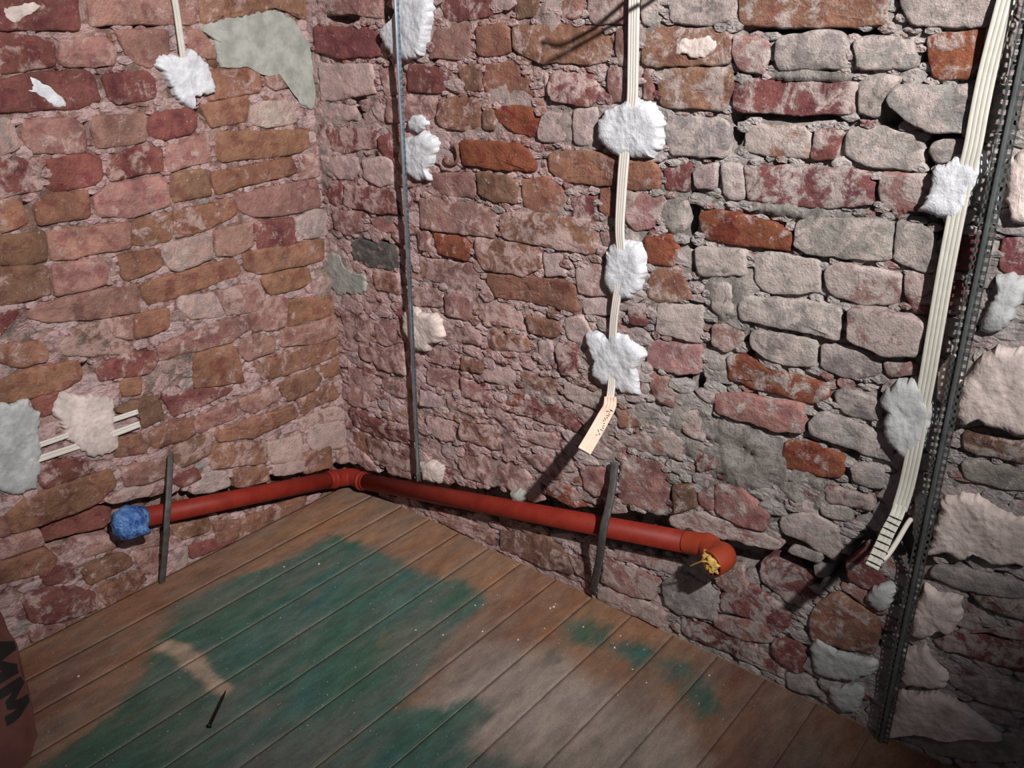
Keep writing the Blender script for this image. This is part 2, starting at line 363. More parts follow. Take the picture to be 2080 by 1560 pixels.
BRICKS_R = """
p4 648 -20 700 -20 772 -14 772 38 735 32 662 26
r4 885 -20 998 -20 1004 28 960 40 904 44
b3 1040 -20 1096 -20 1086 34 1048 40
p4 1136 -20 1182 -20 1181 34 1160 38 1137 33
p5 1194 -20 1272 -20 1270 46 1204 46 1194 34
g6 1302 -20 1346 -20 1340 46 1312 54 1302 42
g6 1356 -20 1496 -20 1488 40 1440 48 1362 45
o4 1502 -20 1640 -20 1798 -20 1797 46 1640 54 1502 54
g6 1830 -20 2020 -20 2006 50 1890 54 1858 52 1832 22
r2 636 56 748 54 770 72 772 114 700 118 642 106
p3 880 59 946 50 954 62 952 112 944 120 870 118
o2 968 57 1034 51 1036 106 1010 113 968 110
o4 1043 53 1200 52 1235 62 1236 120 1200 128 1104 128 1060 110 1042 100
p4 1249 64 1274 62 1274 130 1251 132
o4 1300 58 1360 56 1480 64 1480 110 1477 130 1380 134 1302 131
p5 1491 74 1558 82 1562 110 1544 149 1500 141 1490 112
g5 1578 84 1604 71 1708 71 1717 92 1715 130 1704 138 1580 139 1572 125
g5 1734 86 1768 77 1853 88 1861 130 1846 140 1742 138
v4 1882 74 1998 62 2006 72 1992 140 1977 159 1892 157 1883 112
w6 650 132 752 130 764 190 722 194 652 208
w6 652 212 712 215 728 244 662 248
p5 766 138 814 134 816 188 780 193
r3 826 137 895 136 903 146 904 180 892 188 830 187
p5 784 197 882 193 886 232 862 245 788 248
b4 927 136 978 132 974 160 984 184 943 182
o3 988 132 1052 126 1082 180 1087 198 992 194 977 166
w6 1096 142 1110 142 1114 190 1102 198
r5 1120 150 1150 149 1206 152 1214 194 1203 214 1172 213 1122 204 1115 186
p5 1235 142 1274 142 1276 204 1242 208 1234 186
p4 1302 142 1324 142 1322 204 1303 204
o5 1340 146 1375 140 1476 142 1486 180 1472 220 1380 221 1340 215 1336 172
r5 1487 164 1630 163 1740 168 1746 200 1735 228 1600 232 1491 226
g6 1750 172 1790 152 1828 162 1800 190 1784 238 1748 234
g5+ 1808 198 1832 176 1970 174 1980 192 1968 264 1898 266 1844 246 1806 214
o4 892 204 960 198 970 203 973 258 938 267 896 259 888 236
b4 977 226 1000 221 1004 263 979 264
v2 1002 222 1016 215 1084 214 1094 228 1088 262 1078 276 1040 266 1008 246
w5 1101 229 1150 232 1156 276 1146 287 1096 284 1093 262
w5 1165 224 1210 221 1219 270 1214 293 1167 288
g5 1357 241 1458 239 1478 258 1480 300 1472 320 1362 315 1348 280
o6 1511 270 1528 251 1638 258 1646 274 1640 320 1562 317 1508 306
r5 1657 266 1714 264 1702 300 1694 322 1646 323 1652 296
g5 1718 268 1740 264 1862 267 1871 286 1870 328 1850 343 1764 340 1714 320
g5 1893 294 1908 285 1954 286 1956 314 1936 326 1906 332 1892 312
r5 664 262 762 262 768 300 692 312 666 300
r3 769 278 794 274 797 323 777 320
w5 674 321 726 320 729 346 712 365 690 363 668 345
w5 736 325 786 321 795 332 796 374 770 378 741 364
v1 938 290 1000 292 1058 297 1084 318 1088 346 1070 349 940 336
o3 1116 312 1180 310 1322 328 1336 346 1336 382 1288 386 1240 379 1140 368 1116 350
r4 1346 340 1402 335 1398 390 1348 388
w5 1408 342 1454 333 1450 384 1408 384
w6 1468 334 1505 340 1510 402 1490 408 1468 400
r5 1511 338 1600 340 1756 349 1776 362 1768 416 1730 420 1600 417 1518 406
p5 1790 353 1866 353 1888 362 1886 400 1868 429 1788 424
r4 656 370 694 366 692 412 676 418 662 402
r5 702 378 760 382 803 390 807 434 770 434 720 421 699 413
p3 880 354 958 351 965 396 958 403 890 394 876 376
b2 970 353 1032 357 1051 376 1048 414 1000 409 972 394
o3 1059 366 1112 361 1146 388 1144 432 1120 438 1060 422
r4 1161 402 1206 398 1206 456 1163 452
o2 1217 386 1249 390 1249 443 1218 430
p5 1273 398 1346 394 1354 418 1328 458 1290 468 1274 454
g7 1350 420 1392 410 1390 468 1346 474
p5 676 427 735 430 739 470 702 477 680 464
p4 748 442 798 438 800 473 764 468
p4 852 407 870 404 1000 422 1005 440 1003 483 980 479 856 463
o5 1016 437 1060 432 1202 450 1210 470 1208 514 1150 508 1018 484
p6 1217 472 1249 478 1248 502 1220 500
v3 1311 486 1362 477 1376 500 1364 540 1314 538
v3 1421 433 1452 428 1528 444 1600 470 1600 507 1510 500 1430 486 1420 460
g5 1618 450 1640 443 1800 448 1811 462 1806 526 1760 530 1640 516 1615 505
g5 1820 452 1868 456 1898 478 1904 546 1870 552 1816 532
k3 710 494 730 488 802 504 812 544 790 548 746 543 714 526
p5 848 472 872 470 872 506 850 506
v3 880 474 944 482 954 502 949 530 892 514
o5 966 483 1094 505 1100 540 1060 560 982 547 966 512
w6 1104 514 1142 522 1150 560 1106 560
p5 850 523 960 536 975 554 976 589 940 588 852 566
o3 989 557 1050 561 1150 571 1170 592 1171 632 1140 628 1004 600 989 576
p6 1168 548 1218 534 1238 562 1234 600 1178 600
w6 1180 604 1238 606 1242 640 1184 638
o4 1318 548 1380 546 1404 604 1334 618 1312 600
g7 1414 504 1510 510 1510 558 1418 561
g7 1534 518 1552 515 1660 527 1666 560 1662 595 1560 598 1534 582
p6 1678 549 1702 538 1768 543 1824 561 1822 600 1815 616 1750 618 1692 604 1676 580
r5 1836 569 1852 558 1905 563 1900 642 1850 638 1838 602
r3 1948 484 1988 478 1980 545 1942 545
r4 2034 488 2085 484 2085 556 2030 554
r4 1936 570 1954 566 1944 640 1922 640
o5 759 553 811 556 813 599 762 588
p5 838 582 898 588 898 624 840 618
p4 904 600 954 604 958 644 946 649 908 640
p6 972 616 1004 613 1056 630 1066 672 1012 660 974 648
o4 1070 642 1136 658 1138 668 1127 685 1074 676
w6 1144 652 1180 642 1198 672 1188 703 1152 690
r5 1272 622 1308 618 1310 664 1282 660
w6 1334 618 1424 624 1426 696 1398 696 1334 674
g7 1444 582 1480 578 1488 638 1447 638
g5 1502 606 1640 614 1702 624 1702 686 1630 672 1502 650
p6+ 1725 632 1742 626 1806 630 1880 656 1862 719 1794 714 1727 690
p5 690 636 750 644 756 698 702 688
p5 758 650 812 650 816 692 780 704 762 690
p5 920 664 974 669 976 700 928 696
o5 984 670 1066 684 1076 714 1000 713 984 700
w5 1092 692 1118 692 1122 742 1096 738
r5 1128 698 1168 698 1178 738 1166 762 1138 762 1130 722
p4 1312 690 1422 706 1416 758 1380 762 1312 742
p5 1444 664 1494 664 1508 690 1476 718 1444 700
g5 1522 680 1540 674 1656 694 1653 744 1600 744 1550 724 1526 706
g5 1668 700 1760 714 1786 732 1782 764 1720 768 1668 748
p5 1796 734 1858 736 1866 760 1804 766
v4 1478 728 1504 724 1562 752 1678 780 1682 808 1642 821 1580 804 1480 770
p4 1452 806 1504 800 1624 822 1634 840 1633 876 1568 872 1452 836
g5 1694 802 1722 792 1790 818 1783 856 1712 842
g5 1646 856 1670 838 1802 882 1814 904 1815 936 1760 922 1646 880
p5 728 698 770 708 816 700 825 760 790 752 732 726
p5 706 746 760 762 764 800 744 832 708 820
p5 770 768 820 780 824 808 800 804 776 790
p5 862 704 900 704 932 724 922 744 872 738
o4 938 724 984 740 976 758 936 750
p5 866 746 928 756 926 798 870 782
w7 966 756 1040 742 1047 776 1040 788 1004 780 968 766
o5 1054 754 1134 772 1134 806 1060 788
g7 1146 778 1204 796 1234 794 1208 832 1148 806
p5 934 768 1002 798 1005 818 936 808
v4 1022 801 1066 808 1066 826 1024 824
r5 1072 810 1180 845 1172 876 1140 866 1030 834
w5 852 792 898 804 898 830 856 824
b5 908 812 966 836 996 850 974 854 908 834
p4 1316 760 1360 773 1366 830 1322 806
p6 1380 848 1416 838 1434 880 1428 898 1388 880
r4 712 830 828 880 828 906 762 886 718 864
o4 717 876 742 884 772 928 726 928 716 902
o5 748 886 800 916 828 934 824 958 772 944 750 914
p5 718 908 740 922 772 958 742 954 718 932
p5 780 944 830 962 834 974 786 964
p6 866 845 928 858 930 896 900 897 872 878
o5 936 858 1000 866 1016 914 998 912 938 894
p5 1012 874 1048 882 1056 912 1024 926
p6 1056 874 1126 882 1138 914 1110 908 1062 894
p5 930 930 982 924 998 962 988 984 942 970
p5 986 934 1058 946 1078 976 1068 1003 1000 984
p5 1064 926 1108 924 1146 960 1138 974 1084 950
p4 1178 952 1232 954 1244 976 1236 1008 1210 1008 1188 990
v5 1108 988 1137 983 1201 1018 1211 1036 1160 1030 1108 1008
o5 1250 832 1300 832 1308 868 1256 868
p6 1248 894 1306 880 1350 868 1390 904 1383 938 1318 922 1252 900
p4 1264 922 1338 942 1358 985 1350 1050 1256 1020 1256 970
b4 1364 988 1404 988 1410 1030 1366 1042
p5 1412 1002 1448 994 1448 1034 1420 1034
p4 1454 986 1504 996 1560 1044 1552 1076 1500 1066 1454 1040
p6 1358 1052 1416 1042 1504 1070 1586 1104 1580 1118 1470 1094 1362 1068
r5 1400 908 1474 916 1504 922 1460 950 1416 956
v3 1588 896 1640 898 1712 934 1706 970 1620 963 1588 950
g5 1727 950 1748 942 1796 956 1786 994 1736 984
r6 1680 988 1772 1010 1770 1036 1674 1018
g6 1662 1020 1728 1036 1732 1060 1670 1046
g6 1602 1012 1656 1020 1662 1048 1612 1036
g6 1586 1054 1652 1042 1700 1070 1707 1116 1692 1140 1640 1104 1590 1084
g5 1606 1114 1668 1122 1664 1140 1602 1126
g4 1650 1148 1680 1152 1678 1176 1654 1174
p5 872 1031 940 1052 1002 1080 1004 1106 938 1084 880 1054
b4 1016 1078 1104 1090 1150 1124 1166 1164 1100 1148 1018 1114
g6 1114 1086 1160 1084 1178 1108 1124 1102
p5 1154 1126 1196 1134 1194 1178 1170 1164
p5 1246 1112 1330 1130 1392 1144 1372 1168 1300 1150 1244 1132
p5 1228 1142 1290 1156 1338 1180 1330 1216 1252 1200 1220 1180
p6 1216 1194 1300 1216 1356 1248 1340 1272 1262 1240 1212 1218
g4 1344 1186 1382 1164 1456 1206 1447 1258 1380 1248 1350 1222
p5 1452 1182 1498 1154 1518 1190 1480 1212
r5 1464 1210 1534 1192 1602 1244 1597 1270 1568 1294 1524 1253 1466 1240
r5 1542 1150 1566 1142 1646 1178 1650 1222 1622 1236 1600 1224 1542 1180
p5 1452 1252 1524 1258 1574 1278 1560 1310 1500 1298 1452 1272
r5 1384 1258 1450 1278 1540 1316 1596 1362 1578 1376 1480 1330 1384 1286
r4 1572 1304 1618 1302 1646 1358 1620 1372 1568 1332
g4 1592 1370 1640 1374 1668 1418 1602 1398
o4 1655 1236 1697 1204 1776 1250 1782 1288 1772 1326 1650 1304 1645 1270
b5 1958 878 2085 904 2085 946 1956 912
g4 1958 942 1976 934 2085 962 2085 998 2020 988 1962 968
g4 1898 1146 1960 1156 2085 1192 2085 1216 1960 1200 1892 1168
b5 1956 1186 2085 1220 2085 1262 1990 1234
r5 1890 1300 1960 1284 2085 1312 2085 1366 1990 1340 1920 1322
g5 1930 1372 2085 1390 2085 1450 1996 1424 1932 1394
g4 1820 1498 1880 1478 2085 1500 2085 1550 1960 1548 1880 1530
g5 2004 60 2030 50 2050 110 2044 150 2000 156
g5 2002 172 2056 168 2048 250 2036 266 1990 268
p5 2066 180 2090 180 2090 270 2062 268
p5 1960 1290 2085 1270 2085 1300 1990 1282
r4 1715 1140 1760 1112 1800 1190 1760 1200 1722 1178
p4 1706 1192 1756 1206 1800 1240 1780 1246 1712 1204
"""
ALB = {'k': (100, 99, 96), 'o': (150, 110, 92), 'r': (134, 84, 80), 'p': (164, 124, 116), 'b': (134, 102, 85), 'g': (162, 155, 150), 'v': (144, 86, 64), 'w': (192, 172, 169)}

def refine(poly, step=0.009, r=0.013):
    n = len(poly); pts = []
    for i in range(n):
        a, b, c = poly[i - 1], poly[i], poly[(i + 1) % n]
        for q in (a, c):
            dx, dy = q[0] - b[0], q[1] - b[1]; L = math.hypot(dx, dy) or 1e-6
            k = min(r, 0.35 * L) / L
            pts.append((b[0] + dx * k, b[1] + dy * k))
    for _ in range(2):
        new = []
        for i in range(len(pts)):
            a, b = pts[i], pts[(i + 1) % len(pts)]
            L = math.hypot(b[0] - a[0], b[1] - a[1])
            if L > 2.2 * step:
                m = int(L / step)
                for k in range(m + 1):
                    t = (k + 0.25) / (m + 0.5); t = min(t, 0.98)
                    new.append((a[0] + (b[0] - a[0]) * t, a[1] + (b[1] - a[1]) * t))
            else:
                for t in (0.25, 0.75): new.append((a[0] + (b[0] - a[0]) * t, a[1] + (b[1] - a[1]) * t))
        pts = new if _ == 0 else pts
    # thin out
    out = [pts[0]]
    for p in pts[1:]:
        if math.hypot(p[0] - out[-1][0], p[1] - out[-1][1]) > step * 0.45: out.append(p)
    return out

def area(p): return 0.5 * sum(p[i][0] * p[(i + 1) % len(p)][1] - p[(i + 1) % len(p)][0] * p[i][1] for i in range(len(p)))

def lump(wall, uvpoly, profile, amp, seed, edge=0.002, f1=22.0, f2=65.0, tilt=(0, 0), step=0.0075, r=0.0042, grow=0.0, low=0.0, spike=0.0):
    """rounded slab on a wall: profile = list of (inset metres or 'f'fraction, height)"""
    if area(uvpoly) < 0: uvpoly = uvpoly[::-1]
    out = refine(uvpoly, step, r)
    us = [p[0] for p in out]; vs_ = [p[1] for p in out]
    cu, cv = (min(us) + max(us)) / 2, (min(vs_) + max(vs_)) / 2
    gu, gv = sum(us) / len(us), sum(vs_) / len(vs_)
    cu, cv = (cu + gu) / 2, (cv + gv) / 2
    hu, hv = max(1e-4, (max(us) - min(us)) / 2), max(1e-4, (max(vs_) - min(vs_)) / 2)
    if grow:
        out = [(cu + (u - cu) * (1 + grow / hu), cv + (v - cv) * (1 + grow / hv)) for u, v in out]
    jit = []
    for (u, v) in out:
        lu, lv = low * nz(u * 16, v * 16, seed + 21), low * nz(u * 16, v * 16, seed + 33)
        u, v = u + lu, v + lv
        if spike:
            q = 1 + spike / max(0.01, math.hypot(u - cu, v - cv)) * (1.6 * abs(nz(u * 190, v * 190, seed + 2)) + nz(u * 90, v * 90, seed + 6))
            u, v = cu + (u - cu) * q, cv + (v - cv) * q
        jit.append((u + edge * (nz(u * 45, v * 45, seed) + 0.6 * nz(u * 130, v * 130, seed)),
                    v + edge * (nz(u * 45, v * 45, seed + 9.3) + 0.6 * nz(u * 130, v * 130, seed + 4.1))))
    if isinstance(profile[-1][0], str):
        top = profile[-1][1]; profile = [q for q in profile if not isinstance(q[0], str)]
        f0 = min(0.8, profile[-1][0] / min(hu, hv)); m_ = max(3, int(min(hu, hv) * (1 - f0) / (0.85 * step)))
        for q in range(1, m_ + 1): profile.append((str(f0 + (0.97 - f0) * q / m_), top))
    verts, faces = [], []
    n = len(jit)
    for k, (ins, h) in enumerate(profile):
        if isinstance(ins, str):
            fu = fv = 1 - float(ins)
        else:
            fu, fv = 1 - min(0.8, ins / hu), 1 - min(0.8, ins / hv)
        wj = max(0.0, fu) ** 1.5
        for (u, v), (u9, v9) in zip(jit, out):
            a9 = math.atan2((v9 - cv) / hv, (u9 - cu) / hu)
            eu, ev = cu + hu * 0.95 * math.cos(a9), cv + hv * 0.95 * math.sin(a9)
            u, v = eu + (u - eu) * wj, ev + (v - ev) * wj
            uu, vv = cu + (u - cu) * fu, cv + (v - cv) * fv
            a = 0.0 if k == 0 else amp * min(1.0, 0.35 + 0.3 * k)
            hh = h + a * (nz(uu * f1, vv * f1, seed) + 0.55 * nz(uu * f2, vv * f2, seed + 3)) if a else h
            if k: hh += tilt[0] * (uu - cu) / hu + tilt[1] * (vv - cv) / hv
            verts.append(wall.P(uu, vv, hh))
    verts.append(wall.P(cu, cv, profile[-1][1] + amp * nz(cu * f1, cv * f1, seed)))
    flip = wall.side == 'L'
    for k in range(len(profile) - 1):
        for i in range(n):
            j = (i + 1) % n
            f = (k * n + i, k * n + j, (k + 1) * n + j, (k + 1) * n + i)
            faces.append(f[::-1] if flip else f)
    b = (len(profile) - 1) * n; c = len(verts) - 1
    for i in range(n):
        j = (i + 1) % n
        f = (b + i, b + j, c)
        faces.append(f[::-1] if flip else f)
    return verts, faces, (cu, cv)

def pix(nums): return [(nums[i], nums[i + 1]) for i in range(0, len(nums), 2)]

# ------------------------------------------------------------------ mortar beds with their voids, smears and the pipe chase
VOID_R = [(690, 37, 40, 12, .05), (728, 217, 15, 24, .05), (786, 30, 10, 30, .03), (1403, 455, 10, 55, .05), (1412, 800, 12, 40, .03), (1492, 262, 13, 45, .035), (1650, 64, 150, 7, .04),
          (1874, 115, 6, 45, .04), (1926, 276, 60, 8, .05), (1884, 315, 12, 40, .05), (1845, 1115, 52, 55, .06), (1752, 1118, 34, 40, .03), (1772, 1290, 16, 40, .05),
          (1385, 765, 18, 10, .03), (1810, 250, 20, 30, .02), (1718, 640, 6, 34, .04), (1905, 500, 14, 60, .035), (1730, 925, 20, 14, .03), (1712, 1160, 22, 30, .03), (1640, 1160, 60, 14, .04),
          (1945, 300, 60, 20, .03), (1600, 237, 110, 8, .03), (1520, 708, 10, 30, .025), (1785, 815, 10, 20, .03), (765, 495, 40, 8, .02), (760, 340, 8, 30, .015), (880, 115, 6, 20, .02)]
FLUSH_R = [(1510, 925, 90, 70, 1.0), (1640, 1000, 70, 40, 1.0), (1780, 190, 50, 45, .9), (1640, 155, 110, 12, 1.0), (1480, 590, 50, 80, .9), (690, 575, 40, 55, 1.0), (700, 330, 60, 60, .7), (1120, 30, 40, 40, .8),
           (1400, 880, 60, 60, .8), (1340, 870, 80, 40, .7), (700, 220, 60, 80, .8), (1620, 430, 120, 18, .9), (1370, 440, 30, 40, .9), (1020, 230, 40, 60, .6), (950, 270, 60, 20, .5), (1560, 680, 60, 30, .7),
           (1180, 250, 60, 60, .6), (655, 300, 20, 90, 1.0), (1980, 1380, 120, 60, .5)]
VOID_L = [(408, 228, 7, 38, .03), (33, 262, 5, 28, .025), (180, 265, 5, 22, .025), (60, 425, 6, 20, .02), (190, 410, 5, 18, .02), (180, 745, 10, 14, .03), (544, 585, 6, 20, .025), (265, 52, 90, 4, .02),
          (168, 20, 7, 30, .025), (205, 165, 6, 20, .015), (222, 545, 5, 14, .02), (640, 1030, 40, 12, .03)]
FLUSH_L = [(45, 670, 40, 26, 1.0), (330, 770, 40, 30, .9), (170, 690, 70, 24, .8), (355, 650, 30, 14, .9), (225, 700, 40, 20, .7), (380, 740, 26, 26, .8), (80, 355, 12, 20, .7), (228, 545, 12, 24, .7), (660, 570, 24, 50, 1.0),
           (640, 470, 18, 120, .5)]
CHASE_L = [(60, 1098), (180, 1064), (270, 1048), (500, 1008), (700, 966), (730, 960)]
CHASE_R = [(690, 960), (730, 968), (900, 1006), (1200, 1062), (1450, 1108), (1540, 1122), (1650, 1150)]
def chase_uv(wall, pl): return [wall.uv(*p) for p in pl]
def seg_dist(u, v, pl):
    best = 9
    for (a, b), (c, d) in zip(pl, pl[1:]):
        dx, dy = c - a, d - b; t = max(0, min(1, ((u - a) * dx + (v - b) * dy) / (dx * dx + dy * dy)))
        best = min(best, math.hypot(u - a - dx * t, v - b - dy * t))
    return best
def bed(name, wall, u0, u1, v0, v1, voids, flush, chase, recf, colf):
    st = 0.0062
    nu, nv = int((u1 - u0) / st) + 1, int((v1 - v0) / st) + 1
    ch = chase_uv(wall, chase)
    V = []
    for lst in (voids,):
        for (x, y, rx, ry, d) in lst:
            u, v = wall.uv(x, y); ua, va = wall.uv(x + rx, y); ub, vb = wall.uv(x, y + ry)
            V.append((u, v, abs(ua - u) + 1e-4, abs(vb - v) + 1e-4, d))
    FL = []
    for (x, y, rx, ry, a) in flush:
        u, v = wall.uv(x, y); ua, va = wall.uv(x + rx, y); ub, vb = wall.uv(x, y + ry)
        FL.append((u, v, abs(ua - u) + 1e-4, abs(vb - v) + 1e-4, a))
    verts, faces, cols, washes = [], [], [], []
    for j in range(nv):
        v = v0 + (v1 - v0) * j / (nv - 1)
        for i in range(nu):
            u = u0 + (u1 - u0) * i / (nu - 1)
            w1 = nz(u * 30, v * 30, 1.7); w2 = nz(u * 95, v * 95, 5.1); w3 = nz(u * 9, v * 9, 8.8)
            rec = recf(u, v)
            h = -rec + rec * (0.55 * w1 + 0.45 * w2 + 0.5 * w3)
            fl = 0.0
            for (a, b, ru, rv, k) in FL:
                q = math.hypot((u - a) / ru, (v - b) / rv)
                if q < 1.35: fl = max(fl, k * (1 - sstep(0.7, 1.25, q + 0.3 * w1)))
            h += fl * (rec - 0.0005 + 0.003 * w1)
            for (a, b, ru, rv, d) in V:
                q = math.hypot((u - a) / ru, (v - b) / rv)
                if q < 1.4: h -= d * (1 - sstep(0.6, 1.15, q + 0.25 * w1))
            dch = seg_dist(u, v, ch)
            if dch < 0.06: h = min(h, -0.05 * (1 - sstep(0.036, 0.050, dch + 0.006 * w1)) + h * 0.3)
            verts.append(wall.P(u, v, h))
            c, wsh = colf(u, v, fl, w1, w2, w3, dch)
            cols.append(c); washes.append(wsh)
    flip = wall.side == 'L'
    for j in range(nv - 1):
        for i in range(nu - 1):
            a = j * nu + i; f = (a, a + 1, a + nu + 1, a + nu)
            faces.append(f[::-1] if flip else f)
    o = mesh(name, verts, faces, M_MORTAR, col=cols, wash=washes)
    o['kind'] = 'structure'
    return o
GREYM = rgb((152, 149, 141))
def col_L(u, v, fl, w1, w2, w3, dch):
    c = mixc(rgb((156, 121, 108)), rgb((144, 119, 107)), 0.5 + 0.5 * w3)
    c = mixc(c, GREYM, min(1, fl * 0.8))
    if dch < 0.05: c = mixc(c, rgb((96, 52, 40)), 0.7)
    return c, (*rgb((192, 160, 150)), 0.62)
def col_R(u, v, fl, w1, w2, w3, dch):
    g = sstep(0.45, 1.15, u + 0.25 * w3)
    c = mixc(rgb((152, 122, 117)), rgb((142, 136, 130)), g)
    c = mixc(c, GREYM, min(1, fl * 0.85))
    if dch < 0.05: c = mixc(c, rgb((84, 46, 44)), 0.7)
    return c, (*mixc(rgb((200, 174, 167)), rgb((178, 170, 162)), g), 0.66)
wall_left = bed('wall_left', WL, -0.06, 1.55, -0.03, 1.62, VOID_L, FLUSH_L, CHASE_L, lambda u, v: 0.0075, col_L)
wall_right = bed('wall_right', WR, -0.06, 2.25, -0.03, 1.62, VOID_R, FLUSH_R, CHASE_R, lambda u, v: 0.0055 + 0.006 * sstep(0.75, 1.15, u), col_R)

def lay(wall, text, parent):
    for k, line in enumerate(text.strip().splitlines()):
        t = line.split(); code = t[0]; nums = [float(a) for a in t[1:]]
        uvp = [wall.uv(x, y) for x, y in pix(nums)]
        kind, wash = code[0], int(code[1]) / 10.0
        sd = 11.0 + k * 3.7 + (50 if wall.side == 'R' else 0)
        rnd = random.Random(k * 13 + (1 if wall.side == 'R' else 0))
        uc = sum(p[0] for p in uvp) / len(uvp); vc = sum(p[1] for p in uvp) / len(uvp)
        rough = 1.0 if wall.side == 'L' else 1.5 + 0.6 * (0.2 < vc < 0.62 and uc < 1.15)
        h0 = rnd.uniform(-0.0015, 0.002) * (1 if wall.side == 'L' else 2.2)
        if '-' in code: h0 -= 0.02
        if '+' in code: h0 += 0.010
        e = 0.0018 if wall.side == 'L' else 0.0028
        prof = [(-0.001, -0.05 if wall.side == 'R' else -0.045), (0.0, h0 - 0.0055), (0.0010, h0 - 0.0018), (0.0035, h0 - 0.0003), (0.009, h0), ('0.30', h0 + 0.0004), ('0.48', h0 + 0.0004), ('0.66', h0 + 0.0004), ('0.84', h0 + 0.0004)]
        tl = (rnd.uniform(-1, 1) * 0.0016 * rough, rnd.uniform(-1, 1) * 0.0016 * rough)
        vv, ff, (cu, cv) = lump(wall, uvp, prof, 0.0024 * rough, sd, edge=e, f1=30.0, f2=90.0, tilt=tl, grow=0.0030 if wall.side == 'L' else 0.0034, low=0.0045)
        c = rgb(ALB[kind]); s = rnd.uniform(0.88, 1.12)
        if wall.side == 'L': c = (c[0] * 1.05, c[1] * 1.05, c[2] * 0.97)
        c = tuple(min(0.9, x * s * rnd.uniform(0.96, 1.04)) for x in c)
        if wall.side == 'L':
            wc = mixc(rgb((188, 153, 143)), rgb((200, 174, 165)), rnd.random())
        else:
            g = sstep(0.55, 1.1, uc)
            wc = mixc(rgb((206, 175, 168)), rgb((190, 180, 173)), g * (0.7 + 0.3 * rnd.random()))
        mesh('brick', vv, ff, M_BRICK, parent, loc=wall.P(cu, cv, 0), col=c, wash=(*wc, min(1.0, wash * 1.0 + 0.08)))
lay(WL, BRICKS_L, wall_left)
lay(WR, BRICKS_R, wall_right)

# ------------------------------------------------------------------ floor boards
def inpoly(x, y, P):
    r = False; n = len(P); j = n - 1
    for i in range(n):
        if (P[i][1] > y) != (P[j][1] > y) and x < (P[j][0] - P[i][0]) * (y - P[i][1]) / (P[j][1] - P[i][1]) + P[i][0]: r = not r
        j = i
    return r
def pdist(x, y, P):
    d = 1e9
    for i in range(len(P)):
        (a, b), (c, e) = P[i - 1], P[i]
        dx, dy = c - a, e - b; t = max(0, min(1, ((x - a) * dx + (y - b) * dy) / (dx * dx + dy * dy + 1e-12)))
        d = min(d, math.hypot(x - a - dx * t, y - b - dy * t))
    return -d if inpoly(x, y, P) else d
